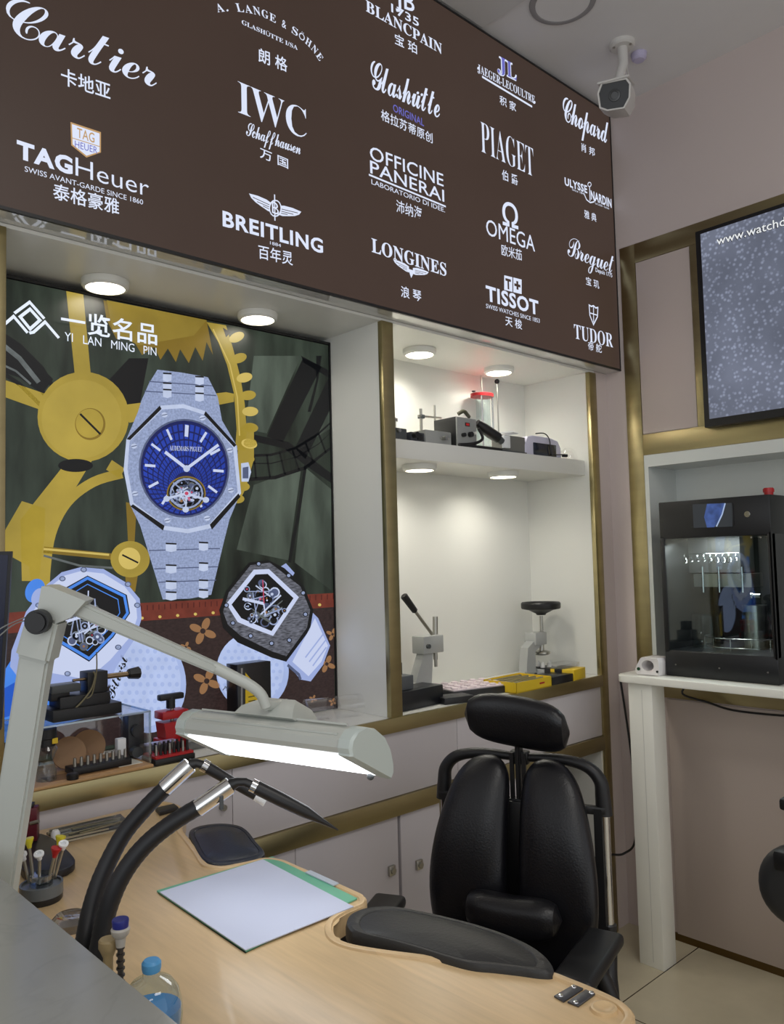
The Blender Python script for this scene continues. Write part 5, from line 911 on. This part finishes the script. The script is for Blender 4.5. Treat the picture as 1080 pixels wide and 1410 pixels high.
# paper
PW_ = mat('white_paper', (204, 210, 232), .6); GR = mat('green_folder_card', (112, 188, 156), .5)
fo = zpoly([(216, 1228), (339, 1311), (492, 1238.5), (375, 1181)], ZD+.001); tag(MB().prism(fo, ZD+.0006, ZD+.0036, bev=.0004).done('green_folder', GR), 'flat green folder lying under the white sheet on the desk', 'folder')
fo2 = zpoly([(220, 1229), (338, 1309), (487, 1249), (362, 1184)], ZD+.004); tag(MB().prism(fo2, ZD+.0038, ZD+.0052).done('paper_sheet', PW_), 'large blank white paper sheet on the green folder', 'paper')
dk = zpoly([(217, 1228), (340, 1312.5), (344, 1309), (222, 1226)], ZD); tag(MB().prism(zpoly([(217, 1229.5), (338, 1312.5), (380, 1292), (262, 1222)], ZD+.0003), ZD+.0001, ZD+.0005).done('dark_board', mat('dark_board', (44, 42, 44), .6)), 'thin dark board edge showing under the green folder', 'board')
r0, r1 = onZ((424, 1201), ZD+.004), onZ((463, 1219), ZD+.004); tag(MB().bar(r0+Vector((0, 0, .0012)), r1+Vector((0, 0, .0012)), .012, .002, up=(0, 0, 1)).done('plastic_ruler', mat('ruler_plastic', (196, 204, 216), .3)), 'short clear plastic ruler on the edge of the green folder', 'ruler')

# ------------------------------------------------------------------ desk lamp
lamp = thing('desk_lamp', (0.45, 1.34, ZD), 'pale grey articulated desk lamp with a long lit panel head over the paper', 'lamp')
pb, pe = dep((-1, 1235), 1.26), dep((55, 880), 1.26); dd = (pe-pb).normalized(); pb = pb-dd*((pb.z-ZD-.012)/dd.z)
MB().bar(pb, pe, .046, .03, up=FW, bev=.004).done('lower_arm', LAMP_GREY, lamp); MB().bar(pb+dd*.0, pb+dd*.001, .02, .02).done('pin', STEEL, lamp); MB().box((max(pb.x, .452), pb.y, ZD+.0065), (.05, .06, .012), bev=.003).done('clamp_base', LAMP_GREY, lamp)
k0 = dep((66, 852), 1.26); el = MB(); el.bar(pe-dd*.03, dep((66, 848), 1.26), .053, .046, up=FW, bev=.005, w1=.05); E_ = [dep(p_, 1.26) for p_ in ((55, 858), (64, 806), (75, 806), (124, 826), (104, 848), (76, 860))]; n_ = FW*.018; el.loft([[v-n_ for v in E_], [v+n_ for v in E_]]); el.done('elbow', LAMP_GREY, lamp)
b = MB(); b.cyl(k0-FW*.022, k0-FW*.045, .0185, n=30, bev=.004); b.done('tension_knob', BLACK_PL, lamp)
a0_, a1_ = dep((98, 833), 1.265), dep((300, 921), 1.30); MB().bar(a0_, a1_, .024, .022, up=FW, bev=.004, w1=.017, h1=.018).done('upper_arm', LAMP_GREY, lamp)
MB().tube([dep(p_, 1.30) for p_ in ((294, 918), (320, 931), (345, 944), (360, 957), (367, 974))], [.0095, .0115, .011, .0095, .0085], n=16, sub=5).done('neck', LAMP_GREY, lamp)
E1, E0 = dep((486, 1020), 1.21), dep((263, 994), 1.39); E0.z = E1.z
ax = (E1-E0).normalized(); hh = Vector((-ax.y, ax.x, 0)); hh = hh if hh.dot(FW) > 0 else -hh; tau = math.radians(28)
wv = hh*math.cos(tau)-Vector((0, 0, 1))*math.sin(tau); nv = hh*math.sin(tau)+Vector((0, 0, 1))*math.cos(tau); O1 = dep((469, 1037), 1.20); O0 = O1-ax*(dep((267, 1009), 1.39)-O1).length
sec = [(0, 0), (-.006, .006), (-.008, .018), (0.0, .034), (.018, .046), (.045, .052), (.075, .049), (.100, .036), (.118, .018), (.124, .006), (.121, 0)]
def srings(o, s=1.0, P=sec): c = Vector((.058, .02)); return [o+wv*(c.x+(u-c.x)*s)+nv*(c.y+(v-c.y)*s) for u, v in P]
b = MB(); b.loft([srings(O0), srings(O1)]); hs = b.done('head_housing', LAMP_GREY, lamp)
capP = sec[:-1]+[(.121, -.003), (0, -.003)]
b = MB(); b.loft([srings(O1-ax*.002, 1.03, capP), srings(O1+ax*.018, 1.03, capP), srings(O1+ax*.022, .97, capP)]); b.done('end_cap', mat('pale_green_grey', (190, 200, 196), .35), lamp); b = MB(); b.loft([srings(O0+ax*.002, 1.03, capP), srings(O0-ax*.018, 1.03, capP), srings(O0-ax*.022, .97, capP)]); b.done('end_cap', MATS['pale_green_grey'], lamp)
b = MB(); b.loft([[o+wv*.008-nv*.0005 for o in (O0, O1)]+[o+wv*.114-nv*.0005 for o in (O1, O0)], [o+wv*.008-nv*.003 for o in (O0, O1)]+[o+wv*.114-nv*.003 for o in (O1, O0)]]); b.done('light_panel', em('lamp_panel_glow', (246, 250, 255), 4.2), lamp)
b = MB()
for s_, v_ in ((-.004, .026), (.012, .046)): b.bar(O0+ax*.01+wv*s_+nv*v_, O1-ax*.01+wv*s_+nv*v_, .003, .003, up=nv)
b.done('ribs', LAMP_GREY, lamp)
mc_ = O0.lerp(O1, .48)+wv*.05+nv*.046; b = MB(); 
def mr(s, u0, u1, v): return [mc_+ax*(s*x)+wv*y+nv*v for x, y in ((-1, u0), (1, u0), (1, u1), (-1, u1))]
b.loft([mr(.062, -.05, .045, -.003), mr(.055, -.045, .04, .012), mr(.036, -.022, .026, .034), mr(.032, -.02, .022, .036)]); b.done('mount_block', LAMP_GREY, lamp)
nk = dep((366, 972), 1.30); MB().cyl(nk, mc_+nv*.034, .008, n=14).done('swivel', LAMP_GREY, lamp)
p = O1+wv*.112-nv*.006-ax*.012; MB().ball(p, .006).done('switch', DG, lamp)

# ------------------------------------------------------------------ twin black flexible arms
fa = thing('twin_arm_light', (.49, 1.14, ZD), 'pair of black flexible arms with silver cuffs and black pointed tips above the desk', 'light')
RUB = mat('ribbed_rubber', (18, 19, 24), .5)
def arm(path, ds, cuff, elb, tip, r=.0122):
    P = [dep(p_, d_) for p_, d_ in zip(path, ds)]; z0 = Vector((P[0].x+.004, P[0].y, ZD+.0205)); z0.x -= .012; P = [z0]+P; S = spline(P, 10); n = len(S)
    ar = MB(); rr = [r*(1.10-.16*i/(n-1)) + (.0004 if i % 2 else 0) for i in range(n)]; ar.tube(S, rr, n=18); A = ar.done('flexible_hose', RUB, fa)
    c0, c1 = dep(*cuff[0]), dep(*cuff[1]); u = (c1-c0).normalized(); b = MB(); b.cyl(c0-u*.012, c1, r*1.02, n=24, bev=.001); b.done('silver_cuff', CHROME, fa)
    E_ = [dep(*e) for e in elb]; MB().tube([c1]+E_, [r*.75, .0065, .006, .006][:len(E_)+1], n=14, sub=0).done('elbow_joint', BLACK_PL, fa)
    u2 = (dep(*tip[1])-E_[-1]).normalized(); MB().cyl(E_[-1]-u2*.003, E_[-1]+u2*.006, .0092, n=20).done('collar', CHROME, fa)
    return E_[-1], u2
b1, u = arm([(118, 1290), (126, 1250), (141, 1205), (168, 1152), (200, 1113), (235, 1078)], [1.10, 1.12, 1.14, 1.16, 1.17, 1.18], (((235, 1078), 1.18), ((262, 1053), 1.19)), [((272, 1051), 1.19), ((281, 1054), 1.19)], (None, ((352, 1096), 1.2)))
p1, p2 = dep((352, 1096), 1.20), dep((366, 1104), 1.20); MB().cyl(b1+u*.005, p1, .0085, .0065, n=20).done('light_arm', BLACK_PL, fa); MB().cyl(p1, p2, .0068, .0075, n=18).done('white_tip', MATS['white_plastic'], fa)
b2_, u = arm([(138, 1300), (148, 1253), (168, 1206), (198, 1166), (236, 1134), (282, 1106)], [1.08, 1.09, 1.10, 1.11, 1.12, 1.13], (((282, 1106), 1.13), ((318, 1081), 1.14)), [((328, 1077), 1.14), ((338, 1077), 1.14), ((349, 1082), 1.14)], (None, ((420, 1117), 1.14)))
p1, p2 = dep((421, 1118), 1.14), dep((466, 1143), 1.14); MB().tube([b2_+u*.005, b2_.lerp(p1, .5), p1, p1.lerp(p2, .5), p2], [.0095, .0098, .0085, .004, .0008], n=18).done('pointed_tip', BLACK_PL, fa)
sb = dep((305, 1096), 1.125); MB().cyl(sb, sb-Vector((0, 0, .018)), .003, n=10).done('cuff_screw', DG, fa)
MB().box((.430, 1.12, ZD+.0105), (.045, .09, .02), bev=.004).done('base', BLACK_PL, fa)

# ------------------------------------------------------------------ small things on the desk
p = onZ((57, 1240), ZD); cup = thing('screwdriver_stand', (p.x, p.y, ZD), 'round grey rotating stand with clear top for fine screwdrivers, left on the desk', 'stand')
r = .034; hz = dep((55, 1216), (p-CAM).dot(FW)).z-ZD
MB().lathe((p.x, p.y, ZD+.0003), [(0, 0), (r*.95, 0), (r, .003), (r, hz*.35), (r*.96, hz*.4)], 36).done('foot', BLACK_PL, cup); MB().lathe((p.x, p.y, ZD+hz*.38), [(0, 0), (r*1.02, 0), (r*1.02, hz*.62), (r*.93, hz*.62), (r*.93, hz*.5), (0, hz*.5)], 36).done('drum', mat('drum_grey', (98, 102, 104), .3), cup)
MB().lathe((p.x, p.y, ZD+hz*.9), [(r*.55, 0), (r*.55, .016), (r*.5, .018), (0, .018)], 28).done('clear_hub', clear('hub_clear', (214, 220, 224), .3), cup)
RING = mat('white_ring', (232, 234, 236), .3); dcp = (p-CAM).dot(FW)
def driver(head, foot, col, kind, lab, dz=0.0):
    h_, f_ = dep(head, dcp+dz), dep(foot, dcp+dz*.6); f_.z = max(f_.z, ZD+hz+.001); u = (h_-f_).normalized(); t_ = thing('screwdriver', f_, lab, 'screwdriver', 'fine screwdrivers in the round stand')
    MB().cyl(f_, h_-u*.008, .0026, n=12).done('shaft', STEEL, t_); b = MB()
    if kind == 'ring': b.lathe(h_-u*.01, [(.004, 0), (.0045, .006), (.008, .009), (.0082, .0125), (.0045, .0128), (.0035, .009), (0, .009)], 20, axis=(u+Vector((-.3, -.35, .2))).normalized())
    else: b.lathe(h_-u*.012, [(0, 0), (.0035, 0), (.0045, .005), (.0075, .012), (.0085, .014), (.0085, .017), (0, .0175)], 20, axis=u)
    b.done('swivel_head', col, t_)
driver((39.5, 1158), (45, 1203), mat('yellow_head', (216, 204, 48), .35), 'cone', 'screwdriver with a yellow head at the left of the stand, beside the lamp arm', .01)
driver((83, 1155), (72, 1206), MATS['yellow_head'], 'cone', 'screwdriver with a yellow head at the right back of the stand', .03)
driver((77, 1171), (66, 1216), RED_PL, 'cone', 'screwdriver with a red head in the round stand')
driver((54.8, 1175), (54, 1218), RING, 'ring', 'screwdriver with a white ring head in the middle of the stand', -.012)
driver((89, 1161), (75, 1210), RING, 'ring', 'screwdriver with a white ring head rightmost in the stand', .012)
driver((31.5, 1176), (40, 1217), RING, 'ring', 'screwdriver with a white ring head leftmost, half hidden by the lamp arm')
# maroon holder on a black base
pb_ = smooth(zpoly([(20, 1172), (30, 1152), (58, 1147), (80, 1160), (101, 1180), (101, 1190), (78, 1200), (40, 1206)], ZD+.015), 3); mh = thing('movement_holder', (*zpoly([(50, 1175)], ZD)[0], ZD), 'maroon block holder on a black base behind the screwdriver stand', 'holder')
MB().prism(pb_, ZD+.0005, ZD+.015, bev=.004).done('base', mat('base_black', (24, 25, 32), .35), mh); p = onZ((46, 1158), ZD+.015); s_ = (p-CAM).dot(FW)/FPX; tp = dep((46, 1113), (p-CAM).dot(FW)).z; MAR = mat('maroon_paint', (92, 24, 36), .3)
MB().box((p.x-.004, p.y+.012, (tp+ZD+.0155)/2), (.034, .03, tp-ZD-.0155), rz=-.5, bev=.002).done('block', MAR, mh); p2 = dep((42, 1134), (p-CAM).dot(FW)-.03); MB().cyl(p2, p2+Vector((.012, -.012, .004)), .004, n=12).done('lever', STEEL, mh); MB().box((p.x-.004, p.y+.012, tp+.004), (.018, .02, .007), rz=-.5, bev=.001).done('top_cap', BLACK_PL, mh)
# tray of long tools
tp_ = zpoly([(64, 1150), (166, 1124), (180, 1137), (88, 1162)], ZD); tt = thing('tool_tray', (*zpoly([(122, 1142)], ZD)[0], ZD), 'flat dark tray of long tweezers and tools at the far end of the desk', 'tray')
MB().prism(tp_, ZD+.0004, ZD+.006, bev=.001).done('tray', mat('smoke_tray', (70, 74, 78), .25), tt)
for i, (a, b_) in enumerate((((68, 1144), (160, 1123)), ((66, 1148), (166, 1126)), ((95, 1149), (155, 1134)), ((110, 1148), (170, 1131)), ((78, 1157), (150, 1141)), ((84, 1160), (165, 1142)), ((100, 1142), (165, 1129)))): 
    q0, q1 = onZ(a, ZD+.009), onZ(b_, ZD+.009); tg = MB(); tg.bar(q0, q1, .0045 if i % 2 else .006, .003, w1=.002); tag(tg.done('tweezers' if i % 3 == 0 else 'steel_tool', STEEL), 'thin steel hand tool lying in the flat dark tray', 'tool', 'steel tools in the flat tray')
p = onZ((74, 1154), ZD); tag(MB().lathe((p.x, p.y-.01, ZD+.0005), [(0, 0), (.009, 0), (.0095, .012), (.006, .018), (0, .018)], 18).done('white_stopper', MATS['white_plastic']), 'small white cap standing beside the tool tray and the maroon holder', 'cap')
tag(MB().prism(zpoly([(214, 1118), (240, 1112), (246, 1117), (220, 1124)], ZD), ZD+.0004, ZD+.01, bev=.002).done('loupe_case', BLACK_PL), 'small flat black case at the far corner of the desk', 'case')
p = onZ((97, 1277), ZD); tag(MB().lathe((p.x, p.y, ZD+.0003), [(0, 0), (.03, 0), (.03, .012), (.022, .02), (0, .021)], 30).done('glass_dish', clear('dish_clear', (226, 226, 228), .25)), 'small clear covered dish on the desk edge left of the black hoses', 'dish')
# oil dispenser, beige knob and bottle
sd_ = .985; oc_ = dep((166, 1300), sd_); od = thing('pump_dispenser', (oc_.x, oc_.y, ZD), 'threaded metal dispenser with a pale funnel head and dark blue cap', 'dispenser')
def zat(y, x=166, d=sd_): return dep((x, y), d).z
MB().lathe((oc_.x, oc_.y, ZD+.0003), [(0, 0), (.016, 0), (.016, .012), (.012, .016), (.014, .022), (.013, .03), (.006, .034), (0, .034)], 20).done('base', mat('dark_metal', (88, 84, 82), .3, .9), od)
b = MB(); zlo, zhi = ZD+.03, zat(1300); b.cyl((oc_.x, oc_.y, zlo), (oc_.x, oc_.y, zhi), .0035, n=12)
for i in range(9): z_ = zlo+(zhi-zlo)*(i+.5)/9; b.cyl((oc_.x, oc_.y, z_-.001), (oc_.x, oc_.y, z_+.001), .0052, n=14)
b.done('threaded_shaft', MATS['dark_metal'], od); z1_, z2_, z3_ = zat(1303), zat(1286), zat(1277)
MB().lathe((oc_.x, oc_.y, z1_), [(0, 0), (.0055, 0), (.0065, (z2_-z1_)*.7), (.0105, z2_-z1_), (.0115, (z3_-z1_)*.9), (.010, z3_-z1_), (0, z3_-z1_)], 24).done('funnel_head', mat('pale_grey_plastic', (176, 172, 164), .35), od); MB().lathe((oc_.x, oc_.y, z3_), [(0, 0), (.0095, 0), (.0102, .008), (.0095, zat(1266)-z3_), (0, zat(1266)-z3_+.0006)], 24).done('cap', mat('navy_cap', (26, 34, 116), .4), od)
kc = dep((149, 1315), .99); kb = thing('beige_knob', (kc.x, kc.y, ZD), 'beige screw knob standing left of the blue capped dispenser', 'knob')
zk = dep((149, 1300), .99).z; MB().lathe((kc.x, kc.y, ZD+.0003), [(0, 0), (.006, 0), (.006, zk-ZD-.016), (.0095, zk-ZD-.008), (.0115, zk-ZD-.004), (.0115, zk-ZD+.004), (.010, zk-ZD+.006), (0, zk-ZD+.006)], 24).done('body', mat('beige_plastic', (166, 146, 106), .4), kb)
bc = dep((209, 1377), .97); bt = thing('wash_bottle', (bc.x, bc.y, ZD), 'small round clear bottle of blue liquid with a light blue cap', 'bottle')
zb_, R_ = ZD+.0003, .033
prof = [(0, 0), (.028, 0), (.034, .006), (.036, .022), (.0355, .036), (.032, .052), (.024, .063), (.013, .068), (.0105, .070), (.0105, .075)]
MB().lathe((bc.x, bc.y, zb_), prof, 36, close=False).done('glass', GLASS, bt); MB().lathe((bc.x, bc.y, zb_+.0015), [(0, 0), (.026, 0), (.0325, .006), (.0345, .022), (.0342, .031), (0, .031)], 36).done('liquid', mat('blue_liquid', (58, 136, 196), .12), bt)
MB().lathe((bc.x, bc.y, zb_+.0755), [(0, 0), (.0105, 0), (.0115, .004), (.0115, .010), (.009, .013), (0, .0135)], 26).done('cap', mat('light_blue_cap', (82, 158, 214), .4), bt)
# monitor at the far left
mo = thing('monitor', (.30, 1.56, 1.08), 'dark monitor seen from its right edge, at the far left behind the lamp arm', 'monitor')
e0, e1 = dep((16.5, 759), 1.5), dep((1, 1005), 1.5); lx = Vector((-.92, .39, 0)); th_ = Vector((.39, .92, 0))*.02; b = MB()
b.loft([[e1, e0, e0+lx*.34, e1+lx*.34], [v+th_ for v in (e1, e0, e0+lx*.34, e1+lx*.34)]]); b.done('casing', BLACK_PL, mo)
i0, i1 = e0.lerp(e1, .02)+lx*.006, e1.lerp(e0, .03)+lx*.006; fo_ = -th_.normalized()*.0008; MB().loft([[v+fo_ for v in (i1, i0, i0+lx*.326, i1+lx*.326)], [v+fo_*.2 for v in (i1, i0, i0+lx*.326, i1+lx*.326)]]).done('screen', mat('navy_screen', (16, 24, 52), .2), mo)
mm = (e1+lx*.17)+th_*.5; MB().cyl((mm.x, mm.y, 1.09), (mm.x, mm.y, mm.z+.05), .015, n=18).done('stem', BLACK_PL, mo); MB().box((mm.x, mm.y-.01, 1.0855), (.20, .14, .01), bev=.003).done('foot', BLACK_PL, mo)
w0 = dep((-12, 872), 1.42)
for dy, lab in ((0, 'upper'), (9, 'lower')): tag(MB().tube([dep((-25, 884+dy*1.5), 1.42), dep((0, 866+dy), 1.42), dep((20, 856+dy*.4), 1.40), dep((46, 846+dy*.6), 1.34)], .0012, n=6, sub=5).done('grey_wire', GREYMETAL), 'thin grey wire running from the lamp elbow to the monitor, %s of two' % lab, 'wire', 'thin wires at the lamp elbow')

# ------------------------------------------------------------------ office chair
def se(n, a, b, k_=2.6):
    o_ = []
    for i in range(n): t_ = 2*math.pi*i/n; c_, s_ = math.cos(t_), math.sin(t_); o_.append((a*math.copysign(abs(c_)**(2/k_), c_), b*math.copysign(abs(s_)**(2/k_), s_)))
    return o_
chair = thing('office_chair', (1.47, 1.26, 0), 'black leather office chair with split backrest and headrest, behind the desk', 'office chair', 'black office chairs', rz=math.radians(-158))
def L(mb, name, mt, par=None): return mb.done(name, mt, par or chair, local=True)
def lower(): return MB()
for sg in (-1, 1):
    b = MB(); rings = []
    for i in range(33):
        u = .5-.5*math.cos(math.pi*i/32); z = .50+.49*u; e_ = max(0, 1-abs(2*u-1)**9)**.5*.97+.03
        w = (.062+.040*math.sin(math.pi*min(1, .12+u*.88))**.8*(1.0-.25*u))*e_; d = .046*(max(0, 1-abs(2*u-1)**4)**.5*.9+.1); wi = (.062+.040*math.sin(math.pi*min(1, .12+u*.88))**.8*(1.0-.25*u)); yc = sg*(.016+wi); xc = -.135-.075*u+.03*math.sin(math.pi*u)
        rings.append([Vector((xc+px_+1.4*max(0, abs(yc+py_)-.09)**2, yc+py_, z)) for px_, py_ in se(32, d, w, 2.4)])
    b.loft(rings); L(b, 'backrest_pad', BLACK_LEATHER)
b = MB(); rings = []
for i in range(17):
    u = i/16; env = (max(0, 1-abs(2*u-1)**5))**.5*.97+.03; y = .02-.12+.24*u
    rings.append([Vector((-.055+px_, y, .665+py_-.01*math.cos((u-.5)*3))) for px_, py_ in se(20, .042*env, .048*env, 2.2)])
b.loft(rings); L(b, 'lumbar_cushion', BLACK_LEATHER)
b = MB(); rings = []
for i in range(21):
    u = i/20; env = (max(0, 1-abs(2*u-1)**6))**.5*.9+.1; y = -.122+.27*u; bow = .022*(2*u-1)**2
    rings.append([Vector((-.185+bow+px_+.18*py_, y, 1.085+py_-.11*(y-.013))) for px_, py_ in se(28, .036*env, (.067-.012*(2*u-1)**2)*env, 2.4)])
b.loft(rings); L(b, 'headrest', BLACK_LEATHER)
b = MB(); b.bar((-.225, 0, .84), (-.225, 0, 1.06), .035, .014, up=(0, 1, 0), bev=.004); b.bar((-.212, -.016, .80), (-.212, -.016, 1.0), .010, .010); b.bar((-.212, .016, .80), (-.212, .016, 1.0), .010, .010); L(b, 'headrest_post', BLACK_PL)
b = MB(); b.box((-.232, 0, .985), (.03, .05, .035), bev=.006); L(b, 'post_bracket', BLACK_PL)
for sg in (-1, 1):
    b = MB(); b.tube([(-.232, sg*.01, .985), (-.232, sg*.10, .988), (-.23, sg*.17, .976), (-.228, sg*.204, .945), (-.226, sg*.210, .905), (-.225, sg*.212, .862)], [.011, .013, .0145, .018, .021, .021], n=14, sub=6); L(b, 'shoulder_arm', BLACK_PL)
    b = MB(); b.cyl((-.225, sg*.212, .60), (-.225, sg*.212, .87), .0135, n=20); L(b, 'chrome_tube', CHROME)
    b = MB(); b.tube([(-.225, sg*.212, .60), (-.21, sg*.212, .50), (-.12, sg*.22, .43), (0, sg*.12, .415)], [.02, .02, .02, .018], n=12, sub=5); L(b, 'lower_tube', BLACK_PL)
    s_ = MB(); ya = .225 if sg > 0 else -.285; s_.box((.06, ya, .645), (.25, .085, .03), rz=(.12 if sg < 0 else -.1), bev=.012, seg=3); ar = L(s_, 'armrest', BLACK_PL)
    b = MB(); b.tube([(.03, ya, .632), (.03, ya+sg*.035, .56), (.02, sg*.27, .48), (.0, sg*.2, .43)], [.018, .02, .02, .016], n=12, sub=5); L(b, 'armrest_support', BLACK_PL, ar)
b = MB(); b.box((-.205, 0, .70), (.014, .30, .36), bev=.004); b.box((-.215, 0, .875), (.02, .44, .02), bev=.004); b.box((-.215, 0, .56), (.02, .44, .025), bev=.004); b.box((-.21, -.2, .72), (.012, .02, .32)); b.box((-.21, .2, .72), (.012, .02, .32)); L(b, 'back_plate', BLACK_PL)
b = MB(); rings = []
for s, z in ((.9, .43), (1, .44), (1.02, .465), (1, .495), (.94, .51), (.6, .515), (.1, .512)): rings.append([Vector((.04+px_*s, py_*s, z)) for px_, py_ in se(40, .212, .24, 4)])
b.loft(rings); L(b, 'seat', BLACK_LEATHER)
b = MB(); b.cyl((0, 0, .09), (0, 0, .40), .026, n=20); b.cyl((0, 0, .07), (0, 0, .20), .034, n=20); b.box((0, 0, .412), (.24, .2, .03), bev=.006); L(b, 'gas_column', BLACK_PL)
for i in range(5):
    a = math.radians(72*i+20); c_, s_ = math.cos(a), math.sin(a); b = MB(); b.bar((.02*c_, .02*s_, .10), (.28*c_, .28*s_, .075), .045, .03, bev=.006, w1=.03, h1=.02); lg = L(b, 'base_leg', BLACK_PL)
    b = MB(); b.cyl((.28*c_-s_*.022, .28*s_+c_*.022, .0285), (.28*c_+s_*.022, .28*s_-c_*.022, .0285), .028, n=20, bev=.004); b.cyl((.28*c_, .28*s_, .03), (.28*c_, .28*s_, .075), .008, n=10); L(b, 'caster', BLACK_PL, lg)
del chair['group']
# black stool at the right edge of the picture
bk = dep((1113, 1222), 2.0); st = thing('swivel_stool', (bk.x+.14, bk.y-.12, 0), 'black swivel stool cut off by the right picture edge beside the white table', 'stool')
fx = Vector((bk.x, bk.y, 0)).normalized(); sx_ = Vector((fx.y, -fx.x, 0)); b = MB(); rings = []
for i in range(15):
    u = -1+2*i/14; r_ = max(.03, (1-abs(u)**2.4)**.5); rings.append([bk+fx*(.03*u)+sx_*(px_*(.82+.18*r_)*(r_**.35))+Vector((0, 0, py_*(.82+.18*r_)*(r_**.35))) for px_, py_ in se(36, .112, .106, 2.1)])
b.loft(rings); b.done('backrest', mat('stool_grey_black', (40, 41, 43), .45), st)
o_ = st.location; b = MB(); b.tube([bk+fx*.03, bk+fx*.07+Vector((0, 0, -.1)), Vector((o_.x, o_.y, .50))], .016, n=12, sub=6); b.done('backrest_stem', BLACK_PL, st)
b = MB(); b.lathe((o_.x, o_.y, .44), [(0, 0), (.16, 0), (.18, .02), (.18, .05), (.165, .068), (.1, .072), (0, .07)], 40); b.done('seat', BLACK_LEATHER, st)
k1, k2 = dep((1083, 1184), 2.0), dep((1086, 1106), 2.02); b = MB(); b.box(k1, (.05, .05, .05), bev=.01); b.cyl(k1, k1+sx_*.12+Vector((0, 0, -.06)), .012, n=12); b.done('tilt_knob', BLACK_PL, st); b = MB(); b.box(k2, (.05, .03, .03), bev=.008); b.tube([k2, k2+sx_*.09, bk+sx_*.12+fx*.06, Vector((o_.x, o_.y, .50))], .012, n=10, sub=5); b.done('armrest', BLACK_PL, st)
MB().cyl((o_.x, o_.y, .05), (o_.x, o_.y, .44), .028, n=20).done('gas_column', BLACK_PL, st)
for i in range(5):
    a = math.radians(72*i+10); c_, s_ = math.cos(a), math.sin(a); lg = MB().bar((o_.x+.02*c_, o_.y+.02*s_, .085), (o_.x+.2*c_, o_.y+.2*s_, .068), .04, .025, bev=.005).done('base_leg', BLACK_PL, st)
    MB().cyl((o_.x+.2*c_-s_*.018, o_.y+.2*s_+c_*.018, .0265), (o_.x+.2*c_+s_*.018, o_.y+.2*s_-c_*.018, .0265), .026, n=18).done('caster', BLACK_PL, lg)
